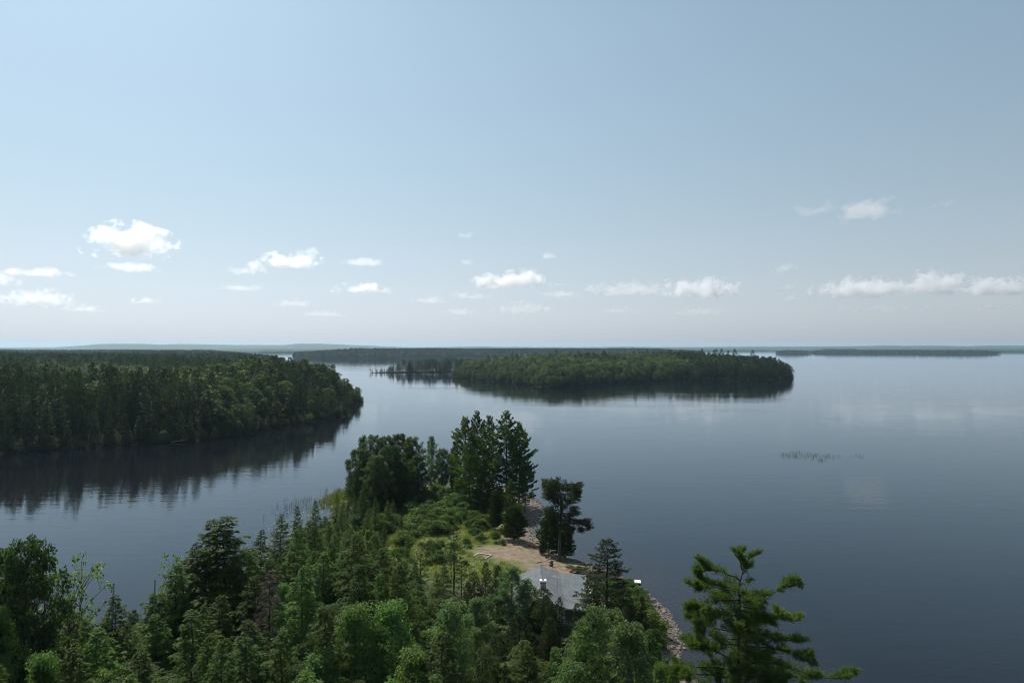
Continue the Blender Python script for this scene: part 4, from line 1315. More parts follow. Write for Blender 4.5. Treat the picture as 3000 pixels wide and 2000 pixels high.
def square_spruce():
    """old spruce with a square bushy top, a bare trunk and one long drooping arm"""
    rng = np.random.default_rng(88)
    D = 125.5
    zc = lambda x, y: (1350 + x / 3.92, 1400 + y / 3.92)
    foot = px3(*zc(1130, 1000), D)
    bz = gz(foot[0], D)
    org = np.array([foot[0], D, bz])
    tp = np.array([[foot[0], D, bz]] + [px3(*zc(*q), D) for q in ((1132, 900), (1135, 700), (1140, 540), (1150, 400), (1150, 250), (1130, 120), (1060, 40))])
    H = tp[-1][2] - bz
    trunk = (tp - org, np.maximum(0.33 * (1 - (tp[:, 2] - bz) / H * 0.85), 0.05))
    C = [(1050, 60, 70, 70), (1010, 110, 45, 70), (1090, 140, 80, 75), (1180, 110, 80, 60), (1270, 110, 75, 75), (1310, 180, 45, 75), (1230, 210, 80, 70), (1110, 230, 90, 60), (1020, 180, 50, 60), (1150, 300, 80, 50),
         (1050, 370, 70, 55), (1020, 400, 45, 45), (1130, 420, 70, 50), (1230, 400, 75, 35), (1280, 350, 50, 30), (1310, 410, 45, 25), (1220, 470, 70, 35), (1320, 490, 70, 32), (1400, 510, 60, 36), (1440, 560, 30, 40), (1340, 560, 45, 30), (1420, 470, 35, 20), (1240, 560, 30, 40),
         (1120, 480, 50, 40), (1060, 470, 60, 40), (1090, 560, 50, 45), (1180, 520, 45, 40), (1190, 600, 35, 45), (1080, 20, 40, 35), (1340, 80, 30, 40), (985, 60, 28, 40)]
    Fo, Ti, limbs = [], [], []
    px_m = D / F_PX / 3.92
    for cx, cyy, rx, ry in C:
        c = px3(*zc(cx, cyy), D) - org
        c[1] += rng.normal(0, 0.7)
        n = int(0.030 * rx * ry) + 12
        dd = rand_dirs(rng, n) * (rng.random(n) ** 0.45)[:, None]
        p = c + dd * np.array([rx, (rx + ry) * 0.5, ry]) * px_m
        ax = np.array([np.interp(c[2], tp[:, 2] - bz, tp[:, 0] - org[0]), 0, c[2]])
        sd = unit((p - ax) * np.array([1, 1, 0.3]) + rng.normal(0, 0.4, (n, 3)) - UP * 0.25)
        spray_blades(rng, p, sd, rng.uniform(0.4, 1.1, n), 16, 0.30, 0.065, 'spruce', Fo, Ti, 0.45 + rng.normal(0, 0.1) + rng.normal(0, 0.12, n))
        s = np.linspace(0, 1, 5)[:, None]
        st = np.array([np.interp(c[2] - 0.2, tp[:, 2] - bz, tp[:, 0] - org[0]), 0, c[2] - 0.2])
        limbs.append((st + (c - st) * s + UP * 0.25 * np.sin(s * np.pi), np.linspace(0.09, 0.02, 5)))
    pr = finish('square_spruce', Fo, Ti, limbs, trunk, M_SPR, M_BARK)
    r = empty('spruce_tree', tuple(org))
    tag(r, 'old square topped spruce with a bare trunk and one drooping arm over the water', T)
    obj('trunk', pr['trunk'], r); obj('crown', pr['crown'], r)


square_spruce()


def dead_tree(name, label, px, py, D, seed, nb, base, R, twigs, fine=True, group=None, lean=0.0):
    rng = np.random.default_rng(seed)
    x = (px - CX) / F_PX * D
    z0 = gz(x, D)
    H = CAM_H - (py - HOR) / F_PX * D - z0
    tz = np.linspace(0, H, 10)
    tp = np.stack([lean * (tz / H) ** 2 + rng.normal(0, 0.04, 10), rng.normal(0, 0.04, 10), tz], -1)
    limbs, Fo, Ti = [], [], []
    for i in range(nb):
        t = (i + rng.random()) / nb
        z = H * (base + (1 - base) * t * 0.98)
        L = R * (1 - t) ** 0.6 * rng.uniform(0.45, 1.15) + 0.1
        az = i * 2.4 + rng.normal(0, 0.4)
        s = np.linspace(0, 1, 6)
        dh = np.array([math.cos(az), math.sin(az), 0])
        pts = np.array([np.interp(z, tz, tp[:, 0]), 0, z]) + dh * (L * s)[:, None] + UP * (L * (0.25 * s - 0.45 * s ** 2) )[:, None] + rng.normal(0, 0.03, (6, 3)) * s[:, None]
        limbs.append((pts, np.maximum(0.020 * L ** 0.6 * (1.05 - s), 0.007)))
        if fine:
            n = int(L * twigs) + 2
            u = 0.25 + 0.75 * rng.random(n)
            p, tg = along(pts, u)
            sd = unit(tg * 0.6 + rng.normal(0, 0.6, (n, 3)) - UP * 0.1)
            sl = rng.uniform(0.25, 0.7, n)
            V, _ = blade_quads(p, sd, unit(np.cross(sd, rand_dirs(rng, n))), sl, np.full(n, 0.03))
            Fo.append(V); Ti.append(rng.random(n))
    tv, tf = tubes([(tp, np.maximum(0.011 * H * (1 - (0.85 if fine else 0.6) * tz / H), 0.03))] + [], 7)
    r = empty(name, (x, D, z0 - 0.05))
    tag(r, label, 'dead tree', group)
    obj('trunk', quads_mesh('dead_trunk', tv, tf, M_DEAD if not fine else M_BARK2, smooth=True), r)
    if limbs and not fine:
        for lb in limbs:
            lv, lf = tubes([lb], 4)
            obj('branch', quads_mesh('dead_branch', lv, lf, M_DEAD, smooth=True), r)
    elif limbs:
        lv, lf = tubes(limbs, 4)
        obj('branches', quads_mesh('dead_branches', lv, lf, M_DEAD, smooth=True), r)
    if Fo:
        V = np.concatenate(Fo); n = len(V) // 4
        obj('twigs', quads_mesh('dead_twigs', V, np.arange(4 * n).reshape(n, 4), M_TWIG, tint=np.concatenate(Ti)), r)


dead_tree('dead_tree', 'dead reddish brown tree full of fine bare twigs in the left foreground', 793, 1655, 66, 3, 95, 0.3, 2.6, 60)
dead_tree('dead_tree', 'broken bare snag with two side branches above the left canopy', 335, 1706, 62, 5, 16, 0.72, 2.0, 5, fine=False)
dead_tree('dead_tree', 'short bare snag against the water left of the double topped hemlock', 456, 1694, 70, 6, 12, 0.7, 1.1, 5, fine=False)
dead_tree('dead_tree', 'thin bare grey post standing in the yellow grass', 1247, 1590, 117, 8, 0, 0.6, 0.2, 5, fine=False)
dead_tree('dead_tree', 'grey dead conifer with bare twigs low in the middle foreground', 1360, 1850, 60, 9, 50, 0.35, 1.6, 18)

# ------------------------------------------------------------------ shrubs, grass, reeds, lilies
rng = np.random.default_rng(44)
n_s = 0
for x, y, s in ([(rng.normal(-17, 7), rng.normal(163, 9), rng.uniform(0.7, 1.45)) for _ in range(34)] +
                [(rng.normal(-15, 5), rng.normal(150, 6), rng.uniform(0.5, 1.25)) for _ in range(34)] +
                [(rng.normal(-7, 2.8), rng.normal(152, 6), rng.uniform(0.35, 0.8)) for _ in range(16)] +
                [(rng.uniform(-9, 0), rng.uniform(133, 144), rng.uniform(0.25, 0.5)) for _ in range(14)] +
                [(rng.normal(-22, 5), rng.normal(138, 8), rng.uniform(0.6, 1.3)) for _ in range(26)] +
                [(rng.uniform(-20, -8), rng.uniform(118, 132), rng.uniform(0.25, 0.7)) for _ in range(16)] +
                [(rng.uniform(15.5, 20.5), rng.uniform(90, 112), rng.uniform(0.6, 1.2)) for _ in range(22)]):
    if sdist(NEAR, np.array([x]), np.array([y]))[0] < (5 if y > 113 else 2.2): continue
    where = 'in the tall thicket under the point trees' if y > 157 and x < -8 else ('on the bare red soil beside the pines' if x > -10 else 'on the slope behind the yellow grass')
    size = 'large' if s > 1.5 else ('medium sized' if s > 0.85 else 'low')
    r = empty('shrub', (x, y, gz(x, y) - 0.05), rng.uniform(0, 6.28), (s * 1.1, s * 1.1, s))
    tag(r, size + ' green shrub, ' + relate(CX + x / y * F_PX, HOR + (CAM_H - gz(x, y) - s * 2) / y * F_PX, SHRUB_MARKS), 'shrub', 'shrubs on the point')
    p = P_SHR[n_s % 3]; n_s += 1
    obj('stem', p['trunk'], r); obj('foliage', p['crown'], r)


def tuft_mesh(name, X, Y, Z, rng, m, hmin, hmax, w, mat, lean=0.35, spread=0.25):
    n = len(X)
    o = np.stack([np.repeat(X, m), np.repeat(Y, m), np.repeat(Z, m)], -1) + np.concatenate([rng.normal(0, spread, (n * m, 2)), np.zeros((n * m, 1))], 1)
    d = unit(np.concatenate([rng.normal(0, lean, (n * m, 2)), np.ones((n * m, 1))], 1))
    side = unit(np.cross(d, rand_dirs(rng, n * m)))
    V, F = blade_quads(o, d, side, rng.uniform(hmin, hmax, n * m), np.full(n * m, w), 0.35)
    return quads_mesh(name, V, F, mat, tint=np.clip(np.repeat(rng.random(n), m) * 0.7 + rng.random(n * m) * 0.3, 0, 1))


X = rng.uniform(-34, 16, 9000); Y = rng.uniform(108, 186, 9000)
k = (a_open(X, Y) > 0.45) & (a_soil(X, Y) < 0.25) & (a_gravel(X, Y) < 0.2) & (sdist(NEAR, X, Y) > 1.5)
X, Y = X[k], Y[k]
tag(obj('grass', tuft_mesh('grass', X, Y, near_z(X, Y) - 0.03, rng, 9, 0.25, 0.75, 0.07, M_GRS)), 'tall yellow green grass around the clearing', 'grass', None, 'stuff')
X = rng.normal(-46, 2.2, 420); Y = rng.normal(181, 5, 420)
tag(obj('marsh_grass', tuft_mesh('marsh_grass', X, Y, np.maximum(near_z(X, Y), -0.1), rng, 8, 0.6, 1.3, 0.06, M_GRS)), 'bright marsh grass along the left shore of the point', 'grass', None, 'stuff')
X = np.concatenate([rng.normal(-54, 3.0, 160), rng.normal(-50, 2.5, 90)]); Y = np.concatenate([rng.normal(172, 6, 160), rng.normal(140, 8, 90)])
tag(obj('reeds', tuft_mesh('reeds', X, Y, np.full(len(X), -0.1), rng, 3, 0.7, 1.5, 0.035, M_RED, 0.15)), 'thin reeds standing in the water off the marsh grass', 'reeds', None, 'stuff')
X = np.concatenate([rng.uniform(99, 121, 260), rng.uniform(125, 129, 10)]); Y = np.concatenate([rng.uniform(240, 264, 260), rng.uniform(250, 254, 10)])
k = (np.abs(Y - 252) < 12 * (1 - np.abs(X - 109) / 13)) | (X > 124)
X, Y = X[k], Y[k]
tag(obj('reeds', tuft_mesh('reeds', X, Y, np.full(len(X), -0.1), rng, 3, 0.5, 1.3, 0.05, M_RED, 0.12, 0.3)), 'patch of thin reeds standing in the open lake on the right', 'reeds', None, 'stuff')


def lily_pads():
    X = np.concatenate([rng.normal(-47, 3.0, 420), rng.normal(-49, 3.5, 200)]); Y = np.concatenate([rng.normal(138, 8, 420), rng.normal(158, 6, 200)])
    k = sdist(NEAR, X, Y) < -0.8
    X, Y = X[k], Y[k]
    V, F, b = [], [], 0
    for x, y in zip(X, Y):
        r = rng.uniform(0.10, 0.24); a0 = rng.uniform(0, 6.28)
        for j in range(8):
            a = a0 + j * 0.82
            V.append((x + r * math.cos(a), y + r * math.sin(a), 0.012))
        F.append(tuple(range(b, b + 8))); b += 8
    me = py_mesh('lily_pads', V, F, M_LIL)
    a = me.attributes.new('tint', 'FLOAT', 'FACE'); a.data.foreach_set('value', rng.random(len(F)).astype(np.float32))
    tag(obj('lily_pads', me), 'pale lily pads floating off the left shore of the point', 'lily pads', None, 'stuff')


lily_pads()

# ------------------------------------------------------------------ stones, boulder, driftwood
import bmesh


def rock_mesh(name, seed, mat, sub=2, flat=0.6):
    r = np.random.default_rng(seed)
    bm = bmesh.new()
    bmesh.ops.create_icosphere(bm, subdivisions=sub, radius=1.0)
    k = r.normal(0, 1, (6, 3)); ph = r.uniform(0, 6.28, 6)
    for v in bm.verts:
        c = np.array(v.co)
        f = 1 + 0.13 * sum(math.sin(float(np.dot(k[i] * 1.6, c)) + ph[i]) for i in range(6)) * 0.6
        v.co = Vector((c[0] * f, c[1] * f * 0.8, c[2] * f * flat))
    me = bpy.data.meshes.new(name)
    bm.to_mesh(me); bm.free()
    me.materials.append(mat)
    for p in me.polygons: p.use_smooth = sub > 2
    return me


ROCKS = [rock_mesh('rock', 300 + k, M_ROCK, 2) for k in range(5)]
bo = obj('boulder', rock_mesh('boulder', 310, M_BOULD, 3, 0.62))
bx, by = px2g(1222, 1572, 2.0)
bo.location = (bx, by, gz(bx, by) + 0.35); bo.scale = (1.05, 1.0, 1.0)
tag(bo, 'large reddish grey boulder in the grass of the clearing', 'boulder')
for i in range(46):
    y = rng.uniform(88, 124)
    xs = np.interp(y, [87.5, 94, 104.6, 110, 115.8, 121, 125.5], [20.8, 23.4, 23.3, 22, 20.6, 17.8, 14.6])
    x = xs + rng.normal(-0.6, 0.9)
    s = rng.uniform(0.16, 0.38)
    q = obj('rock', ROCKS[i % 5], None, None, (x, y, max(gz(x, y), -0.25) + s * 0.15), (0, 0, rng.uniform(0, 6.28)), (s, s, s))
    side = 'in the shallow water off the stony beach' if x > xs + 0.1 else 'on the stony beach right of the cabin'
    tag(q, 'small brownish rock ' + side, 'rock', 'rocks ' + side)
for i in range(16):
    y = rng.uniform(150, 182)
    xs = np.interp(y, [146, 153, 164, 171, 179, 187], [5.2, 5.0, 7.0, 7.6, 6.6, 3.0])
    x = xs - rng.uniform(-0.3, 2.5)
    s = rng.uniform(0.14, 0.3)
    q = obj('rock', ROCKS[i % 5], None, None, (x, y, gz(x, y) + s * 0.15), (0, 0, rng.uniform(0, 6.28)), (s, s, s))
    tag(q, 'small rock on the curved gravel beach beside the tall pines', 'rock', 'rocks on the curved gravel beach')


def gravel():
    bm = bmesh.new(); bmesh.ops.create_icosphere(bm, subdivisions=1, radius=1.0)
    bm.verts.ensure_lookup_table()
    bv = np.array([v.co for v in bm.verts]); bf = np.array([[v.index for v in f.verts] for f in bm.faces]); bm.free()
    n = 5200
    Y = np.concatenate([rng.uniform(86, 132, 3600), rng.uniform(140, 188, 1600)])
    xs = np.interp(Y, [86, 87.5, 94, 104.6, 110, 115.8, 121, 125.5, 131.4, 138, 146, 153, 164, 171, 179, 188], [20.8, 20.8, 23.4, 23.3, 22, 20.6, 17.8, 14.6, 9.7, 6.9, 5.2, 5.0, 7.0, 7.6, 6.6, 3])
    X = xs - np.abs(rng.normal(0, 1.2, n)) + 0.6
    Z = near_z(X, Y)
    s = 0.045 + 0.20 * rng.random(n) ** 4
    V = (bv[None] * rng.uniform(0.6, 1.2, (n, 1, 3)) + rng.normal(0, 0.12, (n, len(bv), 3))) * s[:, None, None] * np.array([1.2, 1, 0.6]) + np.stack([X, Y, Z + s * 0.2], -1)[:, None, :]
    F = bf[None] + (np.arange(n) * len(bv))[:, None, None]
    me = bpy.data.meshes.new('gravel')
    me.from_pydata(V.reshape(-1, 3).tolist(), [], F.reshape(-1, 3).tolist())
    m, nn, l, out = new_mat('beach_stones')
    at = nn.new('ShaderNodeAttribute'); at.attribute_name = 'tint'
    rp = nn.new('ShaderNodeValToRGB')
    rp.color_ramp.elements[0].color = (0.05, 0.043, 0.036, 1); rp.color_ramp.elements[1].color = (0.21, 0.178, 0.145, 1)
    p = nn.new('ShaderNodeBsdfPrincipled'); p.inputs['Roughness'].default_value = 0.85
    l.new(at.outputs['Fac'], rp.inputs['Fac']); l.new(rp.outputs[0], p.inputs['Base Color']); l.new(p.outputs[0], out.inputs['Surface'])
    me.materials.append(m)
    a = me.attributes.new('tint', 'FLOAT', 'FACE'); a.data.foreach_set('value', np.repeat(rng.random(n), len(bf)).astype(np.float32))
    tag(obj('gravel', me), 'brown and grey stones covering the beaches of the point', 'gravel', None, 'stuff')


gravel()


def log(label, x, y, L, r, rz, seed, mat=None, tilt=0.03, forks=2, group=None):
    rg = np.random.default_rng(seed)
    s = np.linspace(0, 1, 7)
    pts = np.stack([(s - 0.5) * L, rg.normal(0, 0.03 * L, 7), r * 0.8 + L * tilt * s], -1)
    lm = [(pts, r * (1.0 - 0.5 * s))]
    for k in range(forks):
        u = rg.uniform(0.4, 0.9)
        p, t = along(pts, np.array([u]))
        dn = unit(t[0] + rg.normal(0, 0.8, 3) * np.array([1, 1, 0.5]) + UP * 0.3)
        lm.append((p[0] + dn * np.linspace(0, L * 0.28, 4)[:, None], np.linspace(r * 0.5, r * 0.15, 4)))
    V, F = tubes(lm, 6)
    o = obj('driftwood_log', quads_mesh('driftwood_log', V, F, mat or M_DRIFT, smooth=True), None, None, (x, y, gz(x, y)), (0, 0, rz))
    return tag(o, label, 'log', group)


for i, (px, py, L, r, rz, lab) in enumerate((
        (1585, 1641, 2.2, 0.10, 0.3, 'bleached driftwood log beside the far corner of the cabin roof'),
        (1578, 1648, 1.6, 0.08, -0.5, 'short pale driftwood stick at the cabin roof corner'),
        (1604, 1630, 2.4, 0.10, 1.0, 'leaning driftwood log left of the tall bare trunk'),
        (1592, 1652, 1.4, 0.09, 0.1, 'flat pale driftwood piece behind the cabin roof'),
        (1418, 1512, 2.0, 0.10, 0.1, 'bleached branch lying on the red soil beside the pines'),
        (1423, 1587, 1.2, 0.16, 0.6, 'pale yellowish log end in the grass above the clearing'),
        (1408, 1602, 1.2, 0.12, 0.2, 'short pale log at the edge of the clearing'),
        (1540, 1587, 2.2, 0.07, 0.8, 'grey stick under the bushy cedar'),
        (1565, 1594, 2.0, 0.07, -0.4, 'grey driftwood on the beach below the bushy cedar'),
        (945, 1643, 2.6, 0.06, 0.1, 'bare pale branch lying in the left hemlock slope'))):
    x, y = px2g(px, py, 1.4)
    log(lab, x, y, L, r, rz, 400 + i)
# bleached trunk lying along the shore of the left arm
x, y = px2g(525, 1293, 0.3)
o = log('bleached fallen trunk lying on the shore of the left wooded arm', x, y, 5.5, 0.16, 0.5, 450, M_DEAD, 0.12)
o.location.z = 0.2


def root_stump():
    rg = np.random.default_rng(9)
    x, y = px2g(1614, 1655, 1.3)
    r = empty('tree_stump', (x, y, gz(x, y)))
    tag(r, 'uprooted grey stump with splayed roots beside the tall bare trunk', 'stump')
    s = np.linspace(0, 1, 5)
    V, F = tubes([(np.stack([s * 0.2, s * 0.1, s * 0.9], -1), 0.34 - 0.1 * s)], 8)
    obj('trunk', quads_mesh('stump_body', V, F, M_BARK, smooth=True), r)
    lm = []
    for k in range(11):
        a = k * 0.571
        e = rg.uniform(-0.1, 1.0)
        L = rg.uniform(0.6, 1.1)
        dn = np.array([math.cos(a) * math.cos(e), math.sin(a) * math.cos(e), math.sin(e)])
        lm.append((np.array([0.05, 0.03, 0.45]) + dn * np.linspace(0, L, 5)[:, None] + rg.normal(0, 0.05, (5, 3)), np.linspace(0.10, 0.02, 5)))
    V, F = tubes(lm, 5)
    obj('roots', quads_mesh('stump_roots', V, F, M_DEAD, smooth=True), r)


root_stump()

# ------------------------------------------------------------------ cabin


def plain_mat(name, col, rough=0.6, spec=0.3, metal=0.0):
    m, n, l, out = new_mat(name)
    p = n.new('ShaderNodeBsdfPrincipled')
    p.inputs['Roughness'].default_value = rough; p.inputs['Specular IOR Level'].default_value = spec; p.inputs['Metallic'].default_value = metal
    nz = n.new('ShaderNodeTexNoise'); nz.inputs['Scale'].default_value = 6.0; nz.inputs['Detail'].default_value = 6
    tc = n.new('ShaderNodeTexCoord'); l.new(tc.outputs['Object'], nz.inputs['Vector'])
    mr = n.new('ShaderNodeMapRange'); mr.inputs['To Min'].default_value = 0.78; mr.inputs['To Max'].default_value = 1.15
    l.new(nz.outputs['Fac'], mr.inputs['Value'])
    mx = n.new('ShaderNodeMix'); mx.data_type = 'RGBA'; mx.blend_type = 'MULTIPLY'; mx.inputs['Factor'].default_value = 1.0
    mx.inputs['A'].default_value = (*col, 1); l.new(mr.outputs['Result'], mx.inputs['B'])
    l.new(mx.outputs['Result'], p.inputs['Base Color']); l.new(p.outputs[0], out.inputs['Surface'])
    return m


def shingle_mat():
    m, n, l, out = new_mat('grey_shingles')
    tc = n.new('ShaderNodeTexCoord')
    mp = n.new('ShaderNodeMapping'); mp.inputs['Rotation'].default_value = (0, 0, math.pi / 2)
    l.new(tc.outputs['Object'], mp.inputs['Vector'])
    br = n.new('ShaderNodeTexBrick'); br.inputs['Scale'].default_value = 1.0
    br.inputs['Brick Width'].default_value = 0.33; br.inputs['Row Height'].default_value = 0.15; br.inputs['Mortar Size'].default_value = 0.006
    br.inputs['Color1'].default_value = (0.105, 0.118, 0.125, 1); br.inputs['Color2'].default_value = (0.16, 0.178, 0.186, 1); br.inputs['Mortar'].default_value = (0.08, 0.09, 0.095, 1)
    l.new(mp.outputs[0], br.inputs['Vector'])
    nz = n.new('ShaderNodeTexNoise'); nz.inputs['Scale'].default_value = 0.7; nz.inputs['Detail'].default_value = 7
    l.new(tc.outputs['Object'], nz.inputs['Vector'])
    mr = n.new('ShaderNodeMapRange'); mr.inputs['To Min'].default_value = 0.75; mr.inputs['To Max'].default_value = 1.25
    l.new(nz.outputs['Fac'], mr.inputs['Value'])
    mx = n.new('ShaderNodeMix'); mx.data_type = 'RGBA'; mx.blend_type = 'MULTIPLY'; mx.inputs['Factor'].default_value = 1
    l.new(br.outputs['Color'], mx.inputs['A']); l.new(mr.outputs['Result'], mx.inputs['B'])
    p = n.new('ShaderNodeBsdfPrincipled'); p.inputs['Roughness'].default_value = 0.9; p.inputs['Specular IOR Level'].default_value = 0.2
    l.new(mx.outputs['Result'], p.inputs['Base Color'])
    b = n.new('ShaderNodeBump'); b.inputs['Strength'].default_value = 0.5; b.inputs['Distance'].default_value = 0.02
    l.new(br.outputs['Fac'], b.inputs['Height']); b.invert = True
    l.new(b.outputs[0], p.inputs['Normal']); l.new(p.outputs[0], out.inputs['Surface'])
    return m


M_WHITE = plain_mat('white_paint', (0.78, 0.77, 0.74))
M_SIDING = plain_mat('pale_grey_siding', (0.55, 0.55, 0.53))
M_REDP = plain_mat('red_paint', (0.42, 0.05, 0.05))
M_BRICKG = plain_mat('grey_masonry', (0.36, 0.37, 0.37))
M_GLASS = plain_mat('dark_window_glass', (0.02, 0.025, 0.03), 0.08, 0.6)
M_METAL = plain_mat('antenna_aluminium', (0.5, 0.5, 0.5), 0.4, 0.5, 0.6)
M_SHING = shingle_mat()
M_KAYAK = plain_mat('yellow_plastic', (0.42, 0.34, 0.02), 0.45, 0.4)
M_ORANGE = plain_mat('orange_fabric', (0.65, 0.16, 0.06), 0.7)
M_BLACK = plain_mat('black_plastic', (0.02, 0.02, 0.02), 0.5)
M_PLANK = noise_mat('weathered_plank', (0.22, 0.20, 0.175), (0.42, 0.39, 0.35), 3, stretch=(0.3, 2, 2))


def box_obj(name, parent, b, mat):
    V, F = box_geo(*b)
    return obj(name, py_mesh(name, V, F, mat), parent)


def cabin():
    g = gz(5.5, 103) - 0.1
    r = empty('cabin', (0, 0, 0))
    tag(r, 'cabin with a grey shingled roof and white chimney among the trees', 'cabin')
    Y0, Y1 = 93.5, 108.2
    prof = [(0.2, 3.75), (4.45, 5.65), (7.45, 4.55), (11.5, 4.10)]
    names = ('roof', 'roof', 'porch_roof')
    roofs = []
    for i in range(3):
        (xa, za), (xb, zb) = prof[i], prof[i + 1]
        gap = 0.0
        th = 0.14
        V = [(xa, Y0, za), (xb, Y0, zb), (xb, Y1, zb), (xa, Y1, za), (xa, Y0, za - th), (xb, Y0, zb - th), (xb, Y1, zb - th), (xa, Y1, za - th)]
        F = [(0, 1, 2, 3), (4, 7, 6, 5), (0, 4, 5, 1), (3, 2, 6, 7)]
        if i == 0: F.append((0, 3, 7, 4))
        if i == 2: F.append((1, 5, 6, 2))
        o = obj(names[i], py_mesh(names[i], V, F, M_SHING), r)
        roofs.append(o)
        # barge boards on both ends
        for yy in (Y0 - 0.06, Y1 + 0.003):
            V = [(xa, yy, za - 0.02), (xb, yy, zb - 0.02), (xb, yy + 0.05, zb - 0.02), (xa, yy + 0.05, za - 0.02), (xa, yy, za - 0.22), (xb, yy, zb - 0.22), (xb, yy + 0.05, zb - 0.22), (xa, yy + 0.05, za - 0.22)]
            F = [(0, 1, 2, 3), (4, 7, 6, 5), (0, 4, 5, 1), (3, 2, 6, 7), (0, 3, 7, 4), (1, 5, 6, 2)]
            obj('fascia', py_mesh('fascia', V, F, M_WHITE), o)
    # ridge cap
    V, F = tubes([(np.array([[4.45, Y0, 5.66], [4.45, Y1, 5.66]]), np.array([0.07, 0.07]))], 6)
    obj('ridge_cap', quads_mesh('ridge_cap', V, F, M_SHING), roofs[1])
    box_obj('fascia', roofs[2], (11.503, 11.56, Y0, Y1, 3.90, 4.11), M_WHITE)
    # walls under the steep roof
    V = [(0.7, Y0 + .5, g), (7.3, Y0 + .5, g), (7.3, Y0 + .5, 4.35), (4.45, Y0 + .5, 5.40), (0.7, Y0 + .5, 3.75)]
    V += [(x, Y1 - .5, z) for x, _, z in V]
    F = [(0, 1, 2, 3, 4), (9, 8, 7, 6, 5), (0, 4, 9, 5), (1, 6, 7, 2), (0, 5, 6, 1)]
    w = obj('wall', py_mesh('wall', V, F, M_SIDING), r)
    for (x0, x1, z0, z1) in ((1.6, 2.6, g + 1.0, g + 2.2), (5.2, 6.2, g + 1.0, g + 2.2)):
        win = box_obj('window', r, (x0, x1, Y0 + .44, Y0 + .497, z0, z1), M_WHITE)
        box_obj('pane', win, (x0 + .08, x1 - .08, Y0 + .43, Y0 + .439, z0 + .08, z1 - .08), M_GLASS)
    for y in (97, 101, 105):
        win = box_obj('window', r, (7.303, 7.36, y, y + 1.3, g + 1.0, g + 2.2), M_WHITE)
        box_obj('pane', win, (7.361, 7.37, y + .08, y + 1.22, g + 1.08, g + 2.12), M_GLASS)
    for y in (Y0 + .4, 98.4, 103.2, Y1 - .4):
        box_obj('porch_post', r, (11.1, 11.24, y - .07, y + .07, gz(11.2, y) - .2, 4.0), M_WHITE)
    box_obj('porch_floor', r, (7.31, 11.3, Y0 + .3, Y1 - .3, g + .1, g + .28), M_PLANK)
    ch = box_obj('chimney', r, (4.05, 4.80, 97.4, 98.1, 4.9, 6.52), M_BRICKG)
    box_obj('red_band', ch, (4.0, 4.85, 97.35, 98.15, 6.522, 6.66), M_REDP)
    box_obj('chimney_cap', ch, (3.95, 4.90, 97.30, 98.20, 6.662, 6.88), M_WHITE)
    box_obj('flue', ch, (4.25, 4.60, 97.6, 97.9, 6.881, 6.96), M_BLACK)
    # antenna on a mast standing on the roof
    m = np.array([6.45, 98.0])
    an = empty('antenna', (m[0], m[1], 4.85))
    tag(an, 'spindly television antenna on a mast above the cabin roof', 'antenna')
    V, F = tubes([(np.array([[0, 0, 0], [0, 0, 2.35]]), np.array([0.03, 0.022]))], 6)
    obj('mast', quads_mesh('mast', V, F, M_BLACK), an)
    dirn = unit(np.array([0.85, -0.5, -0.05])); lat = unit(np.cross(dirn, UP))
    c = np.array([0, 0, 2.33])
    V, F = tubes([(c + dirn * np.linspace(-0.85, 0.95, 3)[:, None], np.full(3, 0.03))], 5)
    obj('boom', quads_mesh('boom', V, F, M_METAL), an)
    for k, u in enumerate(np.linspace(-0.75, 0.85, 7)):
        hl = 0.75 - 0.055 * k
        V, F = tubes([(c + dirn * u + UP * 0.035 + lat * np.linspace(-hl, hl, 3)[:, None], np.full(3, 0.014))], 4)
        obj('rod', quads_mesh('rod', V, F, M_METAL), an)
    for sx in (1, -1):
        V, F = tubes([(np.array([[0, 0, 1.3], [0.7 * sx, 0.5, -0.1 if sx > 0 else 0.2]]), np.array([0.008, 0.008]))], 4)
        obj('guy_wire', quads_mesh('guy_wire', V, F, M_METAL), an)


cabin()


def hull(name, parent, L, W, Hh, mat, sheer=0.25, open_top=False, n=15, m=12, pw=0.6):
    V, F = [], []
    for i in range(n):
        t = -1 + 2 * i / (n - 1)
        w = W * 0.5 * max(0.02, (1 - abs(t) ** 2.4)) ** pw
        zk = Hh * sheer * abs(t) ** 2.5
        for j in range(m):
            a = math.pi + math.pi * j / (m - 1) if open_top else 2 * math.pi * j / m
            up = Hh * (0.45 if math.sin(a) > 0 else 0.55)
            V.append((t * L / 2, w * math.cos(a), Hh * 0.55 + zk + math.sin(a) * up * (1 if w > 0.05 else 0.4)))
    for i in range(n - 1):
        for j in range(m - 1 if open_top else m):
            j2 = (j + 1) % m
            F.append((i * m + j, i * m + j2, (i + 1) * m + j2, (i + 1) * m + j))
    if not open_top:
        F.append(tuple(range(m))[::-1]); F.append(tuple((n - 1) * m + j for j in range(m)))
    o = obj(name, py_mesh(name, V, F, mat, True), parent)
    if open_top:
        so = o.modifiers.new('thickness', 'SOLIDIFY'); so.thickness = 0.03
    return o


def ring(name, parent, rx, ry, r, z, mat):
    a = np.linspace(0, 2 * np.pi, 17)
    V, F = tubes([(np.stack([rx * np.cos(a), ry * np.sin(a), np.full(17, z)], -1), np.full(17, r))], 5)
    return obj(name, quads_mesh(name, V, F, mat, smooth=True), parent)


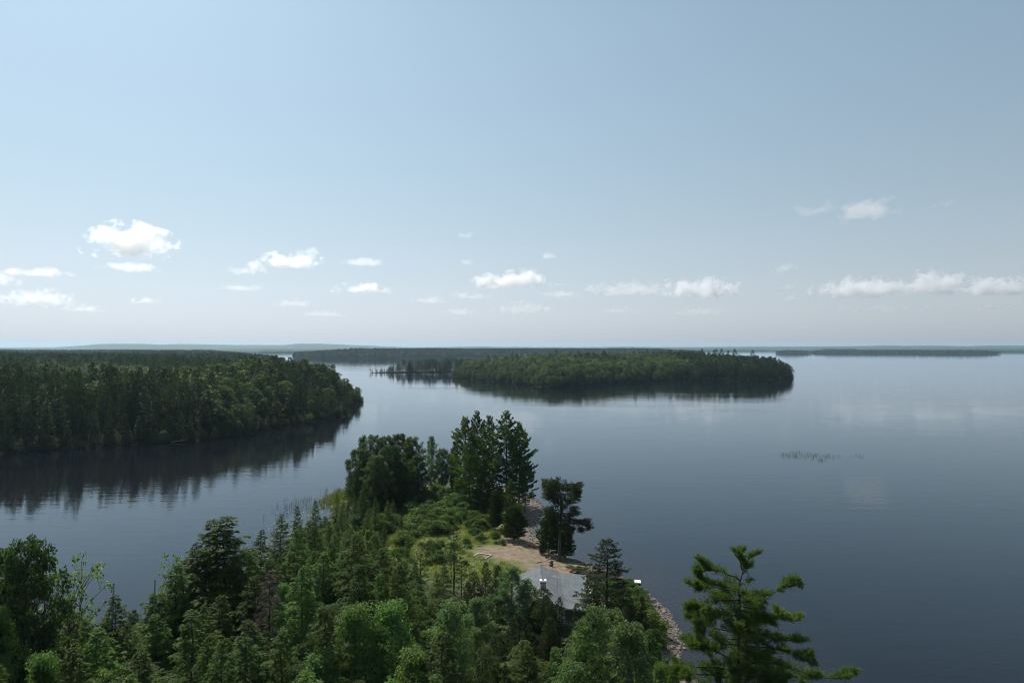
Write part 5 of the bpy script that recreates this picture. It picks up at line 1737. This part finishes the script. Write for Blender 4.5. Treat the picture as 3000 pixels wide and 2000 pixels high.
# yellow kayak on the bank, orange bag and dark bundle beside it, red canoe on the beach
x, y = px2g(1696, 1664, 1.0)
k = empty('kayak', (x, y, gz(x, y) + 0.02), 0.12)
tag(k, 'yellow kayak lying on the grassy bank behind the cabin', 'kayak')
hull('hull', k, 3.1, 0.72, 0.36, M_KAYAK)
ring('cockpit_rim', k, 0.46, 0.24, 0.035, 0.37, M_BLACK)
V, F = [(0.42 * math.cos(a * 0.524), 0.21 * math.sin(a * 0.524), 0.372) for a in range(12)], [tuple(range(12))]
obj('cockpit', py_mesh('cockpit', V, F, M_BLACK), k)
box_obj('seat_back', k, (-0.42, -0.36, -0.17, 0.17, 0.37, 0.58), M_BLACK)

x, y = px2g(1672, 1676, 1.1)
o = obj('bag', rock_mesh('bag', 321, M_ORANGE, 3, 0.8), None, None, (x, y, gz(x, y) + 0.25), (0, 0, 0.4), (0.42, 0.36, 0.36))
tag(o, 'orange bag lying beside the yellow kayak', 'bag')
x, y = px2g(1690, 1678, 1.1)
o = obj('tarpaulin', rock_mesh('tarpaulin', 322, M_BLACK, 3, 0.5), None, None, (x, y, gz(x, y) + 0.15), (0, 0, 0.1), (0.75, 0.5, 0.45))
tag(o, 'dark folded tarpaulin beside the orange bag', 'tarpaulin')

x, y = px2g(1570, 1604, 0.6)
c = empty('canoe', (x, y, gz(x, y) + 0.02), -0.35)
tag(c, 'red canoe half hidden on the beach behind the cedar bush', 'canoe')
hull('hull', c, 3.6, 0.8, 0.40, M_REDP, 0.7, True)
for t in (-0.8, 0.8):
    box_obj('seat', c, (t - 0.12, t + 0.12, -0.34, 0.34, 0.16, 0.20), M_PLANK)

# white swim raft at the water edge
x, y = px2g(1861, 1702, 0.2)
rf = empty('swim_raft', (x, y, 0.0), -0.12)
tag(rf, 'white topped swim raft with red floats at the water edge', 'raft')
box_obj('deck', rf, (-0.85, 0.85, -0.75, 0.75, 0.26, 0.36), M_WHITE)
for i in range(4):
    xx = -0.66 + 0.44 * i
    V, F = tubes([(np.array([[xx, -0.78, 0.12], [xx, 0.78, 0.12]]), np.array([0.17, 0.17]))], 10)
    V2 = np.concatenate([V, np.array([[xx, -0.78, 0.12], [xx, 0.78, 0.12]])])
    fl = obj('float', quads_mesh('float', V, F, M_REDP, smooth=True), rf)
    for yy in (-0.78, 0.78):
        a = np.linspace(0, 2 * np.pi, 10, endpoint=False)
        obj('float_end', py_mesh('float_end', [(xx + 0.168 * math.cos(q), yy * 1.001, 0.12 + 0.168 * math.sin(q)) for q in a], [tuple(range(10))], M_REDP), fl)

# rectangle of planks lying on the clearing
x, y = px2g(1411, 1631, 1.6)
fr = empty('plank_frame', (x, y, gz(x, y) + 0.02), -0.45)
tag(fr, 'rectangle of weathered planks lying flat on the gravel clearing', 'planks')
for b in ((-1.5, 1.5, 1.05, 1.45, 0, 0.07), (-1.5, 1.5, -1.45, -1.2, 0, 0.07), (-1.5, -1.1, -1.195, 1.045, 0, 0.07), (1.28, 1.5, -1.195, 1.045, 0, 0.07)):
    box_obj('plank', fr, b, M_PLANK)

# ------------------------------------------------------------------ clouds


def cloud_mat(name, dens, nscale, amp, soft, squash=2.4):
    m, n, l, out = new_mat(name)
    tc = n.new('ShaderNodeTexCoord')
    sp = n.new('ShaderNodeSeparateXYZ'); l.new(tc.outputs['Object'], sp.inputs[0])
    mu = n.new('ShaderNodeMath'); mu.operation = 'MULTIPLY'; mu.inputs[1].default_value = -squash; l.new(sp.outputs['Z'], mu.inputs[0])
    mx = n.new('ShaderNodeMath'); mx.operation = 'MAXIMUM'; l.new(sp.outputs['Z'], mx.inputs[0]); l.new(mu.outputs[0], mx.inputs[1])
    cb = n.new('ShaderNodeCombineXYZ'); l.new(sp.outputs['X'], cb.inputs[0]); l.new(sp.outputs['Y'], cb.inputs[1]); l.new(mx.outputs[0], cb.inputs[2])
    ln = n.new('ShaderNodeVectorMath'); ln.operation = 'LENGTH'; l.new(cb.outputs[0], ln.inputs[0])
    ge = n.new('ShaderNodeNewGeometry')
    mp = n.new('ShaderNodeVectorMath'); mp.operation = 'MULTIPLY'; mp.inputs[1].default_value = (nscale, nscale, nscale * 1.15)
    l.new(ge.outputs['Position'], mp.inputs[0])
    nz = n.new('ShaderNodeTexNoise'); nz.inputs['Scale'].default_value = 1.0; nz.inputs['Detail'].default_value = 7; nz.inputs['Roughness'].default_value = 0.62
    l.new(mp.outputs[0], nz.inputs['Vector'])
    na = n.new('ShaderNodeMath'); na.operation = 'MULTIPLY_ADD'; na.inputs[1].default_value = amp * 2; na.inputs[2].default_value = 0.58 - amp
    l.new(nz.outputs['Fac'], na.inputs[0])
    su = n.new('ShaderNodeMath'); su.operation = 'SUBTRACT'; l.new(na.outputs[0], su.inputs[0]); l.new(ln.outputs['Value'], su.inputs[1])
    mr = n.new('ShaderNodeMapRange'); mr.interpolation_type = 'SMOOTHSTEP'; mr.inputs['From Min'].default_value = 0.0; mr.inputs['From Max'].default_value = soft
    mr.inputs['To Max'].default_value = dens; l.new(su.outputs[0], mr.inputs['Value'])
    v = n.new('ShaderNodeVolumePrincipled')
    v.inputs['Color'].default_value = (0.962, 0.968, 0.975, 1); v.inputs['Anisotropy'].default_value = 0.6
    l.new(mr.outputs['Result'], v.inputs['Density']); l.new(v.outputs[0], out.inputs['Volume'])
    return m


CL_THICK = cloud_mat('cumulus', 0.0068, 1 / 270.0, 2.1, 0.22)
CL_MID = cloud_mat('thin_cumulus', 0.0030, 1 / 240.0, 2.1, 0.34)
CL_THIN = cloud_mat('wisp_cloud', 0.0021, 1 / 240.0, 2.1, 0.5)
bm = bmesh.new(); bmesh.ops.create_icosphere(bm, subdivisions=3, radius=1.0)
cl_me = {}
for q in (CL_THICK, CL_MID, CL_THIN):
    e = bpy.data.meshes.new('cloud'); bm.to_mesh(e); e.materials.append(q); cl_me[q.name] = e
bm.free()


def cloud(label, px, py, w, h, mat, alt=1500, depth=None, grow=1.5):
    if mat is CL_THICK: grow = 1.28
    """px,py centre; w,h picture size of what shows"""
    D = (alt - CAM_H) * F_PX / (HOR - py)
    D = min(D, 30000)
    x = (px - CX) / F_PX * D
    z = CAM_H + (HOR - py) / F_PX * D
    rx = w * 0.5 / F_PX * D * grow; rz = h * 0.5 / F_PX * D * grow
    ry = depth or max(rx * 0.55, min(rx, 700))
    o = obj('cloud', cl_me[mat.name], None, None, (x, D, z - rz * 0.12), None, (rx, ry, rz))
    return tag(o, label, 'cloud')


cloud('biggest billowing white cumulus cloud at the left', 385, 712, 220, 125, CL_THICK)
cloud('flat ragged strip of cloud just under the biggest cumulus', 385, 785, 130, 26, CL_MID)
cloud('small round cloud left of the two lobed cloud', 722, 788, 78, 46, CL_MID)
cloud('two lobed white cloud in the left middle sky', 855, 766, 165, 58, CL_THICK)
cloud('small thin cloud right of the two lobed cloud', 1065, 770, 95, 30, CL_MID)
cloud('flat white cloud low in the left middle sky', 1060, 846, 145, 40, CL_THICK)
cloud('tiny high puff in the middle of the sky', 1372, 692, 46, 26, CL_MID)
cloud('faint wisp below the tiny high puff', 1375, 770, 60, 22, CL_THIN)
cloud('small puff above the peaked central cloud', 1610, 750, 52, 26, CL_MID)
cloud('peaked white cumulus in the centre of the sky', 1525, 820, 120, 75, CL_THICK)
cloud('left lobe of the peaked central cumulus', 1440, 828, 120, 52, CL_THICK)
cloud('small puff right of the peaked central cloud', 1635, 832, 46, 26, CL_MID)
cloud('thin low cloud right below the peaked central cloud', 1650, 862, 110, 28, CL_THIN)
cloud('thin low cloud left below the peaked central cloud', 1380, 868, 110, 24, CL_THIN)
cloud('faint low cloud above the hazy far land', 1265, 880, 110, 26, CL_THIN)
cloud('faint low wisp under the peaked central cloud', 1350, 915, 90, 28, CL_THIN)
cloud('faint broad low cloud under the centre of the sky', 1530, 905, 150, 46, CL_THIN)
cloud('left part of the long cloud bank right of centre', 1850, 850, 190, 50, CL_MID)
cloud('bright right part of the long cloud bank right of centre', 2050, 848, 230, 78, CL_THICK)
cloud('faint wisp under the long cloud bank', 1810, 908, 100, 26, CL_THIN)
cloud('white puffy cloud high at the right', 2540, 620, 150, 74, CL_MID)
cloud('slanting wisp left of the high right puffy cloud', 2395, 612, 120, 46, CL_THIN)
cloud('small soft cloud highest at the right', 2762, 596, 68, 36, CL_MID)
cloud('small ragged cloud right of the long bank', 2302, 784, 66, 34, CL_MID)
cloud('faint puff below the small ragged cloud', 2300, 842, 56, 20, CL_THIN)
cloud('tiny round puff low right of the long bank', 2322, 876, 44, 24, CL_MID)
cloud('left part of the long flat bank at the right', 2530, 848, 270, 80, CL_THICK)
cloud('towering middle of the long flat bank at the right', 2740, 835, 150, 100, CL_THICK)
cloud('right end of the long flat bank cut by the picture edge', 2920, 842, 240, 76, CL_THICK)
cloud('tiny puff under the left of the right cloud bank', 2462, 906, 32, 24, CL_MID)
cloud('flat thin cloud at the far left', 105, 798, 150, 28, CL_MID)
cloud('cloud cut by the left picture edge', 0, 822, 80, 48, CL_MID)
cloud('broad faint grey cloud low at the far left', 105, 878, 190, 60, CL_MID)
cloud('small faint cloud under the biggest cumulus', 420, 882, 66, 24, CL_MID)
cloud('faint wisp below the small round cloud', 705, 843, 100, 26, CL_THIN)

cloud('thin veil of cloud above the right end of the left cloud row', 905, 738, 60, 24, CL_MID)
cloud('faint strip low left of the flat white cloud', 860, 890, 90, 24, CL_THIN)
cloud('faint strip low under the two lobed cloud', 950, 920, 110, 22, CL_THIN)
cloud('faint ragged strip low above the far left forest', 250, 905, 90, 26, CL_THIN)
cloud('thin patch of cloud joining the bank to the central cumulus', 1745, 845, 70, 40, CL_THIN)
cloud('faint low strip under the right cloud bank', 2610, 905, 200, 24, CL_THIN)
cloud('faint low strip at the right picture edge', 2900, 900, 150, 24, CL_THIN)
cloud('faint low strip right of the centre', 2050, 915, 140, 26, CL_THIN)

# ------------------------------------------------------------------ haze over the lake
V, F = box_geo(-24000, 24000, -2500, 22500, -4.7, 150)
m, n, l, out = new_mat('summer_haze')
v = n.new('ShaderNodeVolumePrincipled')
v.inputs['Color'].default_value = (0.56, 0.80, 1.0, 1)
v.inputs['Density'].default_value = 4.0e-5
v.inputs['Anisotropy'].default_value = 0.35
l.new(v.outputs[0], out.inputs['Volume'])
hz = obj('haze', py_mesh('haze', V, F, m))
tag(hz, 'thin summer haze over the lake', kind='stuff')
